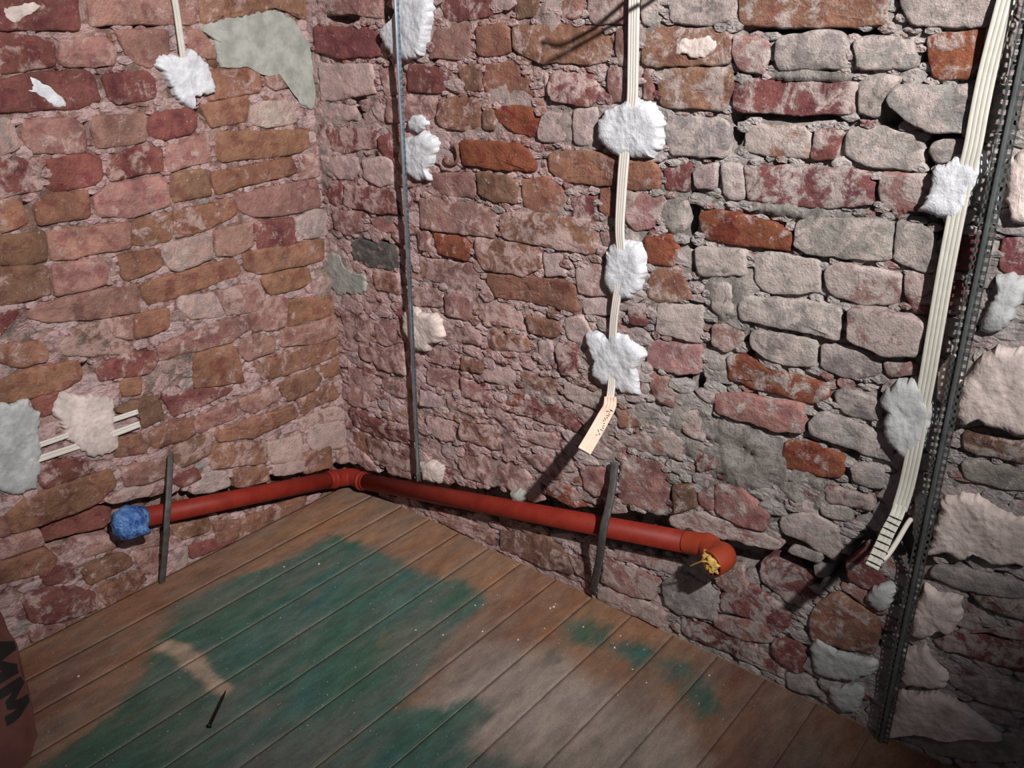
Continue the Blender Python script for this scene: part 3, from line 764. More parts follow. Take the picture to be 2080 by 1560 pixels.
# ------------------------------------------------------------------ chips bedded in the joints, and plain courses beyond the frame
def chips(wall, text, parent, u1, seed):
    g = 0.005; nu, nv = int(u1 / g), int(1.32 / g)
    cov = [[0] * nu for _ in range(nv)]
    polys = [[wall.uv(x, y) for x, y in pix([float(a) for a in l.split()[1:]])] for l in text.strip().splitlines()]
    for P in polys:
        a0, a1 = min(p[0] for p in P), max(p[0] for p in P); b0, b1 = min(p[1] for p in P), max(p[1] for p in P)
        for j in range(max(0, int(b0 / g)), min(nv, int(b1 / g) + 1)):
            for i in range(max(0, int(a0 / g)), min(nu, int(a1 / g) + 1)):
                if inpoly((i + .5) * g, (j + .5) * g, P): cov[j][i] = 1
    ch = chase_uv(wall, CHASE_L if wall.side == 'L' else CHASE_R)
    VD = []
    for (x, y, rx, ry, d) in (VOID_L if wall.side == 'L' else VOID_R):
        a, b = wall.uv(x, y); VD.append((a, b, abs(wall.uv(x + rx, y)[0] - a) + 1e-4, abs(wall.uv(x, y + ry)[1] - b) + 1e-4))
    rnd = random.Random(seed); vv, ff, cc, ww = [], [], [], []
    D = [[0 if cov[j][i] else 99 for i in range(nu)] for j in range(nv)]
    for j in range(nv):
        for i in range(nu):
            if j: D[j][i] = min(D[j][i], D[j - 1][i] + 1)
            if i: D[j][i] = min(D[j][i], D[j][i - 1] + 1)
    for j in range(nv - 1, -1, -1):
        for i in range(nu - 1, -1, -1):
            if j < nv - 1: D[j][i] = min(D[j][i], D[j + 1][i] + 1)
            if i < nu - 1: D[j][i] = min(D[j][i], D[j][i + 1] + 1)
    cells = [(j, i) for j in range(nv) for i in range(nu) if D[j][i] >= 2]
    rnd.shuffle(cells); count = 0
    for j, i in cells:
        if D[j][i] < 2: continue
        u, v = (i + rnd.random()) * g, (j + rnd.random()) * g
        x, y = proj(wall.P(u, v))
        if not (-60 < x < 2140 and -60 < y < 1600) or seg_dist(u, v, ch) < 0.045: continue
        r = min(D[j][i] * g * 1.05, 0.026) * rnd.uniform(0.75, 1.1)
        ru, rv = r * rnd.uniform(1.0, 1.7), r * rnd.uniform(0.6, 0.95)
        h = rnd.uniform(-0.004, 0.0015) - (0.003 if wall.side == 'R' and u > 1.0 else 0) - (0.0025 if wall.side == 'L' else 0)
        if any(math.hypot((u - q[0]) / q[2], (v - q[1]) / q[3]) < 1.25 for q in VD): continue
        n = 11; b = len(vv); ph = rnd.random() * 6
        out = [(ru * math.cos(ph + 6.2832 * k / n) * rnd.uniform(.75, 1.15), rv * math.sin(ph + 6.2832 * k / n) * rnd.uniform(.75, 1.15)) for k in range(n)]
        ti = (rnd.uniform(-.12, .12), rnd.uniform(-.12, .12))
        for f, hh in ((1.0, h - 0.012), (0.96, h - 0.0015), (0.72, h), (0.35, h + 0.0006)):
            for a, c in out: vv.append(wall.P(u + a * f, v + c * f, hh + (ti[0] * a + ti[1] * c) * f + 0.0014 * rnd.uniform(-1, 1)))
        vv.append(wall.P(u, v, h + 0.0006))
        for k3 in range(3):
            for k in range(n):
                q = (b + k3 * n + k, b + k3 * n + (k + 1) % n, b + (k3 + 1) * n + (k + 1) % n, b + (k3 + 1) * n + k)
                ff.append(q[::-1] if wall.side == 'L' else q)
        for k in range(n):
            q = (b + 3 * n + k, b + 3 * n + (k + 1) % n, b + 4 * n); ff.append(q[::-1] if wall.side == 'L' else q)
        kd = rnd.choice('pppwwgor' if wall.side == 'L' else ('ppowwgor' if u < 0.9 else 'ggggwwpr'))
        c = rgb(ALB[kd]); m9 = 4 * n + 1
        gg = sstep(0.55, 1.1, u) if wall.side == 'R' else 0
        cc += [c] * m9; ww += [(*mixc(rgb((198, 168, 165)), rgb((180, 173, 168)), gg), 0.66)] * m9
        R_ = int(max(ru, rv) / g) + 1
        for jj in range(max(0, j - R_), min(nv, j + R_ + 1)):
            for ii in range(max(0, i - R_), min(nu, i + R_ + 1)):
                if ((ii - i) * g / (ru + .004)) ** 2 + ((jj - j) * g / (rv + .004)) ** 2 < 1: D[jj][ii] = 0
        count += 1
        if count > 1500: break
    o = mesh('joint_chips', vv, ff, M_BRICK, parent, col=cc, wash=ww, smooth=False); o['kind'] = 'stuff'
    # courses past the edge of the picture
    vv, ff, cc, ww = [], [], [], []
    for k in range(22):
        v = -0.01 + k * 0.0765; off = 0.0 if k % 2 else 0.13
        for q in range(-1, 10):
            a0 = off + q * 0.262 + rnd.uniform(-.01, .01); a1 = a0 + 0.248
            if a1 < 0.02 or a0 > (1.5 if wall.side == 'L' else 2.2): continue
            a0 = max(a0, 0.0)
            pr = [proj(wall.P(a, b_)) for a in (a0, a1) for b_ in (v, v + .065)]
            if any(-35 < x < 2115 and -35 < y < 1595 for x, y in pr): continue
            P = [(a0, v + rnd.uniform(-.003, .003)), (a1, v + rnd.uniform(-.003, .003)), (a1, v + .065), (a0, v + .065)]
            h0 = rnd.uniform(-.002, .002)
            x1, f1, _c = lump(wall, P, [(0.0, -0.03), (0.0, h0 - .005), (0.0015, h0 - .001), (0.006, h0), ('0.5', h0)], 0.0026, k * 5.1 + q, edge=0.003, step=0.014)
            b = len(vv); vv += x1; ff += [tuple(t + b for t in f) for f in f1]
            cc += [rgb(ALB[rnd.choice('oprpbo' if wall.side == 'L' else 'gpgprw')])] * len(x1); ww += [(*rgb((180, 155, 150)), 0.5)] * len(x1)
    o = mesh('brick_courses', vv, ff, M_BRICK, parent, col=cc, wash=ww); o['kind'] = 'stuff'
chips(WL, BRICKS_L, wall_left, 1.05, 5)
chips(WR, BRICKS_R, wall_right, 1.78, 6)
def fpoly(nums): return [tuple(onF(x, y)[:2]) for x, y in pix(nums)]
GREEN = [fpoly([60, 1600, 240, 1450, 300, 1380, 340, 1300, 372, 1235, 480, 1175, 560, 1150, 680, 1096, 760, 1120, 850, 1165, 930, 1190, 985, 1225, 930, 1275, 860, 1370, 800, 1440, 900, 1450, 960, 1430, 985, 1450, 930, 1520, 1010, 1545, 1180, 1640, 200, 1900]),
         fpoly([1140, 1268, 1170, 1256, 1210, 1254, 1240, 1276, 1236, 1306, 1200, 1318, 1160, 1305]),
         fpoly([1230, 1305, 1290, 1297, 1340, 1325, 1325, 1355, 1290, 1368, 1250, 1345]),
         fpoly([1330, 1335, 1400, 1340, 1450, 1380, 1470, 1450, 1420, 1460, 1370, 1400]),
         fpoly([1110, 1325, 1128, 1320, 1135, 1338, 1118, 1345])]
WORN = fpoly([985, 1300, 1060, 1330, 1150, 1350, 1240, 1400, 1330, 1460, 1440, 1560, 1500, 1700, 900, 1700, 1000, 1560, 900, 1500, 870, 1440, 910, 1360])
STREAK = fpoly([325, 1318, 345, 1302, 385, 1308, 430, 1352, 472, 1394, 462, 1414, 425, 1402, 385, 1372])
C_GREEN, C_BROWN, C_WORN, C_RED, C_DUST = rgb((48, 86, 72)), rgb((132, 97, 72)), rgb((150, 140, 130)), rgb((102, 64, 54)), rgb((130, 109, 92))
def floor_col(x, y):
    a = nz(x * 7, y * 4, 2.2); b = nz(x * 24, y * 9, 4.4); c3 = nz(x * 70, y * 30, 6.1)
    wob = 0.030 * a + 0.020 * b + 0.008 * c3
    edge = min(x, -y)
    c = mixc(C_BROWN, C_RED, max(0, min(1, 0.12 + 0.7 * a + 0.45 * sstep(0.9, 1.4, x) + 0.5 * sstep(0.4, 0.9, -y) * (1 - sstep(0.15, 0.4, x)))))
    c = mixc(c, C_DUST, max(0, min(0.45, 0.25 + 0.5 * b)))
    w_ = 1 - sstep(-0.05, 0.07, pdist(x, y, WORN) + wob * 1.6)
    c = mixc(c, C_WORN, w_ * 0.9)
    gk = 0.0
    for i, g in enumerate(GREEN):
        k = 1 - sstep(-0.045, 0.045, pdist(x, y, g) - (0.015 if i == 0 else 0.0) + wob * (0.9 if i == 0 else 0.5))
        gk = max(gk, k * max(0.0, min(1.0, (0.95 if i == 0 else 0.8) + 0.3 * b - 0.3 * max(0, a))))
    gc = mixc(C_GREEN, rgb((44, 92, 92)), max(0, min(1, 0.3 + a)))
    k = (1 - sstep(-0.012, 0.016, pdist(x, y, STREAK) + wob * 0.4)) * 0.85
    c = mixc(c, rgb((168, 150, 130)), k); gk *= 1 - 0.85 * k
    # grey trodden dust over everything
    k = max(0, min(0.55, 0.20 + 0.5 * nz(x * 5, y * 5, 12.5) + 0.4 * nz(x * 30, y * 5, 2.5)))
    d9 = rgb((106, 98, 90))
    return mixc(c, d9, k), (*mixc(gc, d9, k), gk)
X0, PWID, YF = 0.000, 0.1063, -2.3
sv, sf, scol = [], [], []
gx, gy = 118, 116
for j in range(gy + 1):
    for i in range(gx + 1):
        x, y = -0.06 + 2.41 * i / gx, YF + (0.06 - YF) * j / gy
        q = floor_col(max(x, 0.0), min(y, 0.0))
        sv.append((x, y, -0.0007)); scol.append(mixc(q[0], rgb((146, 134, 118)), 0.35 + 0.4 * q[1][3]))
for j in range(gy):
    for i in range(gx): a = j * (gx + 1) + i; sf.append((a, a + 1, a + gx + 2, a + gx + 1))
floor = mesh('floor', sv, sf, M_FLOOR, smooth=False, col=scol, wash=(0, 0, 0, 0))
floor['kind'] = 'structure'
xs0 = 0.3175 - 3 * PWID
k = 0
while True:
    xa = xs0 + (k - 0) * PWID + 0.0010; xb = xa + PWID - 0.0020
    k += 1
    if xa > 2.3: break
    rnd = random.Random(900 + k)
    xa_, xb_ = max(xa, 0.001), xb
    zt = rnd.uniform(0.0, 0.0003)
    nx, ny = 14, 230
    verts, faces, cols, wsh = [], [], [], []
    for j in range(ny + 1):
        y = YF + (0.0 - YF) * j / ny
        for i in range(nx + 3):
            if i == 0: x, z = xa_, -0.003
            elif i == nx + 2: x, z = xb_, -0.003
            else:
                t = (i - 1) / nx; x = xa_ + (xb_ - xa_) * t
                e = min(t, 1 - t) * (xb_ - xa_)
                z = zt - 0.0003 * (1 - sstep(0, 0.004, e)) + 0.0003 * nz(x * 20, y * 6, k)
            verts.append((x, y, z)); q = floor_col(x, y); cols.append(q[0]); wsh.append(q[1])
    m = nx + 3
    for j in range(ny):
        for i in range(m - 1):
            a = j * m + i; faces.append((a, a + 1, a + m + 1, a + m))
    mesh('plank', verts, faces, M_FLOOR, floor, loc=((xa_ + xb_) / 2, YF / 2, 0), col=cols, wash=wsh)

# ------------------------------------------------------------------ cement patch and plaster dabs
def dab(name, wall, nums, height, mat, label, cat='plaster', parent=None, amp=0.0022, base=-0.006, dome=0.5, edge=0.0028, group=None):
    uvp = [wall.uv(x, y) for x, y in pix(nums)]
    sd = 3.0 + nums[0] * 0.013 + nums[1] * 0.007
    H = height
    H *= 0.8
    prof = [(-0.0015, base), (0.0, H * 0.25), (0.0015, H * 0.55), (0.004, H * (1 - dome * 0.4)), (0.009, H * (1 - dome * 0.15)), (0.014, H), ('0.35', H), ('0.55', H), ('0.72', H), ('0.88', H)]
    vv, ff, (cu, cv) = lump(wall, uvp, prof, amp, sd, edge=edge * 1.5, f1=38, f2=120, step=0.0034, r=0.0025, low=0.004, spike=0.0035)
    o = mesh(name, vv, ff, mat, parent, loc=wall.P(cu, cv, 0))
    if parent is None: tag(o, label, cat, group)
    return o
dab('cement_patch', WL, [408, 62, 424, 47, 465, 38, 542, 24, 574, 28, 598, 42, 619, 77, 637, 104, 643, 135, 644, 212, 634, 220, 608, 212, 615, 181, 600, 160, 581, 138, 571, 129, 531, 131, 485, 137, 450, 135, 442, 115, 433, 81], 0.0045, M_CEMENT, '', parent=wall_left, amp=0.0012, dome=0.2)
dab('cement_patch', WR, [652, 540, 672, 512, 690, 520, 700, 545, 740, 560, 742, 590, 716, 598, 690, 600, 672, 580], 0.004, M_CEMENT, '', parent=wall_right, amp=0.002, dome=0.3)
RUST = [onR(x, y, 0.0065) for x, y in ((922, 292), (928, 305), (930, 320), (925, 331), (914, 334), (905, 328), (906, 318))]
GD = 'plaster dabs holding the cables'
GB = 'plaster dabs under the metal beads'
dab('plaster_dab', WL, [322, 118, 345, 108, 360, 116, 372, 112, 385, 104, 405, 112, 420, 130, 425, 150, 434, 175, 430, 188, 404, 192, 386, 194, 396, 215, 390, 222, 365, 205, 352, 190, 340, 165, 330, 148, 318, 135], 0.017, M_PL_WHITE, 'white plaster dab over the lower end of the narrow cable by the cement patch', group=GD)
dab('plaster_smear', WL, [40, 172, 65, 162, 100, 168, 108, 180, 130, 195, 135, 212, 120, 217, 95, 205, 85, 190, 62, 185, 45, 183], 0.005, M_PL_WHITE, 'thin slanting white plaster smear on a dark red brick', amp=0.001)
dab('plaster_smear', WL, [4, 20, 28, 6, 75, 8, 84, 15, 70, 25, 45, 32, 28, 46, 12, 40], 0.006, M_PL_PINK, 'ragged white plaster smear on the topmost dark red brick', amp=0.002)
dab('plaster_dab', WL, [-20, 815, 25, 822, 55, 808, 65, 825, 80, 840, 78, 870, 75, 900, 80, 935, 80, 960, 70, 990, 35, 1005, -20, 990], 0.012, M_PL_GREY, 'large grey plaster dab covering the ends of two short white cables', group=GD)
dab('plaster_dab', WL, [118, 812, 130, 798, 160, 805, 200, 803, 225, 812, 232, 840, 228, 860, 242, 885, 235, 915, 205, 928, 180, 925, 160, 905, 140, 890, 125, 860, 113, 835], 0.012, M_PL_PINK, 'broad pinkish plaster dab across the middle of two short white cables', group=GD)
dab('plaster_dab', WR, [812, 40, 822, -12, 880, -12, 878, 40, 870, 70, 866, 100, 855, 115, 835, 122, 810, 118, 790, 95, 778, 62, 795, 48], 0.024, M_PL_WHITE, 'topmost white plaster dab under the thin shiny bead by the corner', group=GB)
dab('plaster_dab', WR, [832, 245, 845, 235, 862, 240, 872, 250, 862, 262, 848, 265, 833, 258], 0.011, M_PL_WHITE, 'small round white plaster lump beside the thin shiny bead', group=GB)
dab('plaster_dab', WR, [820, 278, 838, 280, 862, 270, 885, 280, 890, 300, 885, 330, 870, 345, 880, 360, 845, 362, 830, 348, 818, 330], 0.021, M_PL_WHITE, 'square white plaster dab under the thin bead, just below a small round lump', group=GB)
dab('plaster_dab', WR, [824, 634, 840, 622, 848, 620, 858, 635, 885, 640, 900, 650, 905, 680, 895, 692, 880, 695, 872, 712, 850, 712, 838, 690, 826, 668], 0.022, M_PL_PINK, 'jagged white plaster dab beside the lower half of the thin bead', group=GB)
dab('plaster_dab', WR, [858, 938, 878, 936, 900, 945, 897, 976, 862, 972], 0.02, M_PL_PINK, 'small square plaster dab at the foot of the thin bead just above the red pipe', group=GB)
dab('plaster_dab', WR, [1265, 210, 1285, 195, 1300, 205, 1320, 208, 1335, 225, 1350, 245, 1352, 275, 1345, 300, 1325, 315, 1300, 320, 1265, 316, 1235, 300, 1220, 280, 1222, 245, 1240, 222], 0.023, M_PL_WHITE, 'large ragged white plaster dab, the highest on the cable that ends in a bent tip', group=GD)
dab('plaster_dab', WR, [1248, 492, 1270, 488, 1285, 488, 1300, 500, 1312, 520, 1312, 555, 1305, 585, 1280, 605, 1255, 605, 1240, 590, 1232, 560, 1236, 520], 0.020, M_PL_WHITE, 'oval white plaster dab, the middle one on the cable that ends in a bent tip', group=GD)
dab('plaster_dab', WR, [1192, 678, 1215, 676, 1240, 690, 1255, 672, 1275, 680, 1290, 700, 1312, 715, 1300, 735, 1290, 745, 1295, 770, 1298, 802, 1270, 795, 1250, 780, 1225, 775, 1205, 760, 1212, 730, 1200, 705], 0.017, M_PL_WHITE, 'ragged white plaster dab, the lowest on the cable that ends in a bent tip', group=GD)
dab('plaster_smear', WR, [1378, 98, 1392, 80, 1410, 86, 1435, 78, 1452, 92, 1440, 105, 1430, 122, 1415, 116, 1395, 110, 1378, 116], 0.005, M_PL_PINK, 'ragged white plaster splash on an orange brick right of the bent-tip cable', amp=0.003)
dab('plaster_dab', WR, [1905, 345, 1925, 332, 1950, 318, 1975, 308, 1995, 318, 2002, 345, 1985, 382, 1970, 420, 1950, 452, 1925, 445, 1890, 434, 1868, 422, 1888, 395], 0.023, M_PL_WHITE, 'upper grey-white plaster dab on the wide slanting cable', group=GD)
dab('plaster_dab', WR, [1802, 792, 1835, 772, 1860, 765, 1885, 770, 1892, 800, 1898, 845, 1885, 885, 1870, 920, 1850, 932, 1825, 912, 1805, 885, 1798, 850, 1808, 830, 1796, 812], 0.024, M_PL_GREY, 'lower grey plaster dab on the wide slanting cable', group=GD)
dab('plaster_dab', WR, [2052, 328, 2095, 300, 2095, 452, 2058, 448, 2046, 400], 0.020, M_PL_PINK, 'tall pale plaster dab, the highest right of the perforated bead', group=GB)
dab('plaster_dab', WR, [2004, 382, 2020, 335, 2030, 350, 2026, 425, 2014, 432], 0.014, M_PL_GREY, 'narrow grey plaster dab left of the perforated bead beside the upper cable dab', group=GB)
dab('plaster_dab', WR, [2026, 562, 2085, 566, 2078, 615, 2038, 668, 1996, 668, 2012, 610], 0.016, M_PL_GREY, 'wedge of grey-white plaster right of the perforated bead between two red bricks', group=GB)
dab('plaster_dab', WR, [1990, 728, 2030, 706, 2095, 712, 2095, 880, 2060, 878, 2020, 866, 1990, 848, 1955, 862, 1944, 842, 1958, 780], 0.022, M_PL_PINK, 'largest pale plaster patch right of the perforated bead with a rounded grey hump', group=GB)
dab('plaster_dab', WR, [1905, 752, 1934, 722, 1950, 726, 1944, 800, 1916, 822, 1902, 790], 0.018, M_PL_PINK, 'pinkish plaster dab between the lower cable dab and the perforated bead', group=GB)
dab('plaster_dab', WR, [1920, 1010, 1960, 1006, 2000, 1015, 2020, 1028, 2095, 1060, 2095, 1152, 2020, 1140, 1985, 1122, 1955, 1132, 1920, 1118, 1884, 1126, 1902, 1060], 0.015, M_PL_PINK, 'wide beige plaster patch with a torn lower edge right of the perforated bead', group=GB)
dab('plaster_dab', WR, [1868, 1002, 1896, 1000, 1884, 1060, 1872, 1112, 1856, 1082, 1858, 1040], 0.015, M_PL_GREY, 'slim grey plaster dab between the frayed cable end and the perforated bead', group=GB)
dab('plaster_dab', WR, [1760, 1212, 1785, 1186, 1814, 1182, 1822, 1200, 1806, 1236, 1788, 1240], 0.016, M_PL_GREY, 'small pale square plaster dab left of the perforated bead below the frayed cable end', group=GB)
dab('plaster_dab', WR, [1880, 1186, 1920, 1206, 1952, 1214, 1946, 1260, 1930, 1288, 1912, 1272, 1880, 1294, 1852, 1290, 1858, 1240], 0.016, M_PL_PINK, 'beige plaster dab with a ragged lower rim just below a dark grey brick', group=GB)
dab('plaster_dab', WR, [1648, 1306, 1665, 1300, 1700, 1322, 1780, 1344, 1772, 1366, 1740, 1380, 1690, 1376, 1660, 1366], 0.012, M_PL_GREY, 'rounded pale plaster patch under a reddish brick near the floor')
dab('plaster_dab', WR, [1682, 1392, 1740, 1390, 1756, 1402, 1744, 1448, 1712, 1444, 1690, 1420], 0.012, M_PL_GREY, 'pale plaster patch touching the floor edge left of the bead foot')
dab('plaster_dab', WR, [1838, 1322, 1876, 1310, 1892, 1340, 1922, 1364, 1916, 1396, 1880, 1390, 1832, 1386], 0.015, M_PL_PINK, 'small five-sided beige plaster dab right of the perforated bead', group=GB)
dab('plaster_dab', WR, [1822, 1408, 1850, 1404, 1900, 1404, 1940, 1424, 2000, 1462, 2040, 1504, 1960, 1494, 1900, 1484, 1850, 1490, 1804, 1500], 0.013, M_PL_PINK, 'long beige plaster patch right of the foot of the perforated bead', group=GB)
dab('mortar_lump', WR, [1040, 1004, 1056, 994, 1070, 1002, 1068, 1016, 1048, 1018], 0.02, M_CEMENT, 'small grey mortar lump sitting on top edge of the red pipe run', cat='mortar')

# ------------------------------------------------------------------ sweeps
def sweep(pts, sides, norms, section, scales=None):
    """section: list of (s, t) offsets along side / normal; closed loop; ends capped"""
    verts, faces = [], []; m = len(section)
    for i, (p, s, n) in enumerate(zip(pts, sides, norms)):
        k9 = scales[i] if scales else 1.0
        for a, b in section: verts.append(p + s * a * k9 + n * b)
    for i in range(len(pts) - 1):
        for j in range(m):
            k2 = (j + 1) % m
            faces.append((i * m + j, i * m + k2, (i + 1) * m + k2, (i + 1) * m + j))
    faces.append(tuple(range(m))[::-1]); faces.append(tuple((len(pts) - 1) * m + j for j in range(m)))
    return verts, faces
def smooth_path(P, per=8):
    out = []
    n = len(P)
    for i in range(n - 1):
        p0, p1, p2, p3 = P[max(0, i - 1)], P[i], P[i + 1], P[min(n - 1, i + 2)]
        for k2 in range(per):
            t = k2 / per
            out.append(0.5 * ((2 * p1) + (p2 - p0) * t + (2 * p0 - 5 * p1 + 4 * p2 - p3) * t * t + (-p0 + 3 * p1 - 3 * p2 + p3) * t ** 3))
    out.append(P[-1]); return out
def tangents(P): return [(P[min(i + 1, len(P) - 1)] - P[max(i - 1, 0)]).normalized() for i in range(len(P))]
def rib_section(width, thick, ribs, per=7):
    top, r = [], width / ribs
    for k2 in range(ribs):
        for j in range(per):
            a = math.pi * (j + 0.5) / per
            top.append((-width / 2 + r * (k2 + 0.5) - r / 2 * math.cos(a), thick * (0.68 + 0.32 * math.sin(a)) / 2))
    return top[::-1] + [(x, -y) for x, y in top]
def tube(P, rad, m=10, rads=None):
    T = tangents(P); verts, faces = [], []
    ref = Vector((0.3, 0.2, 0.9)).normalized(); s = T[0].cross(ref).normalized()
    for i, (p, t) in enumerate(zip(P, T)):
        s = (s - t * s.dot(t)).normalized(); n2 = t.cross(s)
        rr = rads[i] if rads else rad
        for j in range(m):
            a = 2 * math.pi * j / m; verts.append(p + (s * math.cos(a) + n2 * math.sin(a)) * rr)
    for i in range(len(P) - 1):
        for j in range(m):
            k2 = (j + 1) % m; faces.append((i * m + j, i * m + k2, (i + 1) * m + k2, (i + 1) * m + j))
    faces.append(tuple(range(m))[::-1]); faces.append(tuple((len(P) - 1) * m + j for j in range(m)))
    return verts, faces

vv, ff = tube(smooth_path(RUST, 6), 0.0036, 8); mesh('rust_mark', vv, ff, M_RUST, wall_right, loc=RUST[0])
# ------------------------------------------------------------------ cables
def ribbon(name, pts, width, thick, ribs, mat, nrm, parent=None, widths=None):
    P = smooth_path(pts); T = tangents(P)
    norms = nrm if isinstance(nrm, list) else [nrm]
    if len(norms) == len(pts):
        NN = [norms[min(len(pts) - 1, i // 8)].lerp(norms[min(len(pts) - 1, i // 8 + 1)], (i % 8) / 8) for i in range(len(P))]
    else: NN = [norms[0]] * len(P)
    S, N2 = [], []
    for t, n in zip(T, NN):
        s = n.cross(t).normalized(); S.append(s); N2.append(t.cross(s).normalized())
    sec = rib_section(width, thick, ribs)
    verts, faces = sweep(P, S, N2, sec, [1 + (widths - 1) * sstep(0.45, 0.8, i / (len(P) - 1)) for i in range(len(P))] if widths else None)
    return mesh(name, verts, faces, mat, parent, loc=pts[0]), P, S, N2
def above(p, v): return [p + v, p + v * 0.55, p + v * 0.25]
def wpath(wall, lst): return [wall.at(x, y, o) for x, y, o in lst]
# narrow cable on the left wall
o, *_ = ribbon('white_cable', above(WL.at(351, -20, .007), Vector((0, -0.012, 0.30))) + wpath(WL, [(351, -20, .007), (358, 20, .007), (364, 62, .008), (369, 96, .009), (373, 125, .008)]), 0.0135, 0.006, 2, M_CABLE2, WL.n)
tag(o, 'narrow white cable running up the wall left of the cement patch', 'cable')
# two short cables, lower left
o, *_ = ribbon('short_cable', wpath(WL, [(60, 910, .006), (100, 897, .006), (140, 883, .004), (180, 869, .003), (210, 859, .005), (280, 836, .010)]), 0.0115, 0.005, 2, M_CABLE, WL.n)
tag(o, 'short white cable under two plaster dabs, the upper of a parallel pair', 'cable', 'short cables beside the large grey dab')
o, *_ = ribbon('short_cable', wpath(WL, [(62, 938, .006), (100, 925, .006), (140, 912, .004), (180, 899, .003), (210, 889, .006), (284, 861, .014)]), 0.0145, 0.005, 2, M_CABLE, WL.n)
tag(o, 'short white cable under two plaster dabs, the lower of a parallel pair', 'cable', 'short cables beside the large grey dab')
# ribbed cable with bent end
def toward_cam(p): return (CAM - p).normalized()
c2 = [(1289, -25, .012), (1287, 60, .013), (1286, 130, .013), (1284, 205, .014), (1276, 265, .012), (1268, 320, .013), (1262, 400, .013), (1259, 470, .014), (1263, 540, .0115), (1252, 610, .012), (1246, 660, .009), (1244, 720, .004), (1243, 775, .012), (1238, 818, .024)]
cable_b = empty('ribbed_cable', onR(1238, 818, .0))
tag(cable_b, 'white ribbed flat cable on plaster dabs with its pinkish inked end bent outwards', 'cable')
pc = above(WR.at(1289, -25, .012), Vector((0.004, 0, 0.29))) + wpath(WR, c2)
ribbon('sheath', pc, 0.0205, 0.006, 4, M_CABLE, WR.n, cable_b, widths=0.80)
tipb = [onR(1240, 806, .022), onR(1238, 826, .032), onR(1224, 852, .080), onR(1206, 884, .132), onR(1187, 916, .182)]
nt2 = [WR.n, (WR.n + toward_cam(tipb[1])).normalized()] + [toward_cam(p) for p in tipb[2:]]
endo, EP, ES, EN = ribbon('bent_end', tipb, 0.027, 0.007, 4, M_CABLE3, nt2, cable_b)
endo['label'] = 'pinkish bent cable end with black ink marks'
# ink marks on the bent end: short strokes like handwriting
vv, ff = [], []
rnd = random.Random(5)
for k2 in range(15):
    i = 11 + k2 * 14 // 15; i = min(i, len(EP) - 3)
    p = EP[i] + EN[i] * 0.0041 + ES[i] * (0.0055 + rnd.uniform(-0.0035, 0.0035)); t = (EP[i + 1] - EP[i]).normalized()
    a = rnd.uniform(-1.2, 1.2); d = (t * math.sin(a) + ES[i] * math.cos(a)); e2 = d.cross(EN[i]).normalized()
    L_, w2 = rnd.uniform(0.0016, 0.0042), 0.0006
    b = len(vv)
    for sx, sy in ((-1, -1), (1, -1), (1, 1), (-1, 1)): vv.append(p + d * sx * L_ + e2 * sy * w2)
    for sx, sy in ((-1, -1), (1, -1), (1, 1), (-1, 1)): vv.append(p + d * sx * L_ + e2 * sy * w2 - EN[i] * 0.002)
    ff += [(b, b + 1, b + 2, b + 3), (b + 4, b + 5, b + 1, b), (b + 5, b + 6, b + 2, b + 1), (b + 6, b + 7, b + 3, b + 2), (b + 7, b + 4, b, b + 3)]
mesh('ink_marks', vv, ff, M_INK, cable_b, loc=EP[12], smooth=False)
# wide slanting cable with the frayed end
c3p = [(2052, -25, .012), (2034, 40, .013), (2008, 140, .013), (1990, 225, .014), (1975, 305, .015), (1955, 380, .013), (1942, 440, .014), (1920, 555, .016), (1900, 670, .016), (1884, 765, .015), (1868, 850, .014), (1858, 910, .015), (1842, 985, .018), (1827, 1035, .028)]
cable_c = empty('slanting_cable', onR(1827, 1035, 0))
tag(cable_c, 'wide white flat cable slanting down beside the perforated bead to a frayed twine-wrapped end', 'cable')
ribbon('sheath', above(WR.at(2052, -25, .012), Vector((0.03, 0, 0.31))) + wpath(WR, c3p), 0.024, 0.007, 4, M_CABLE2, WR.n, cable_c)
tipc = [onR(1829, 1026, .026), onR(1820, 1050, .040), onR(1803, 1082, .078), onR(1787, 1118, .120), onR(1771, 1152, .160)]
nt3 = [WR.n, (WR.n + toward_cam(tipc[1])).normalized()] + [toward_cam(p) for p in tipc[2:]]
e3, CP, CS, CN = ribbon('frayed_end', tipc, 0.021, 0.007, 3, M_CABLE2, nt3, cable_c)
core = [onR(1850, 1055, .030), onR(1842, 1066, .045), onR(1822, 1100, .085), onR(1803, 1128, .112), onR(1788, 1142, .125)]
vv, ff = tube(smooth_path(core, 6), 0.0042, 8); mesh('loose_core', vv, ff, M_CABLE, cable_c, loc=core[0])
for k2 in range(8):
    i = 9 + k2 * 3
    if i >= len(CP) - 1: break
    ring = []
    for j in range(17):
        a = 2 * math.pi * j / 16
        ring.append(CP[i] + (CP[i + 1] - CP[i]).normalized() * 0.003 * math.sin(a) + CS[i] * 0.0118 * math.cos(a) + CN[i] * 0.0052 * math.sin(a))
    vv, ff = tube(ring, 0.0011, 6); mesh('twine_turn', vv, ff, M_INK, cable_c, loc=CP[i])

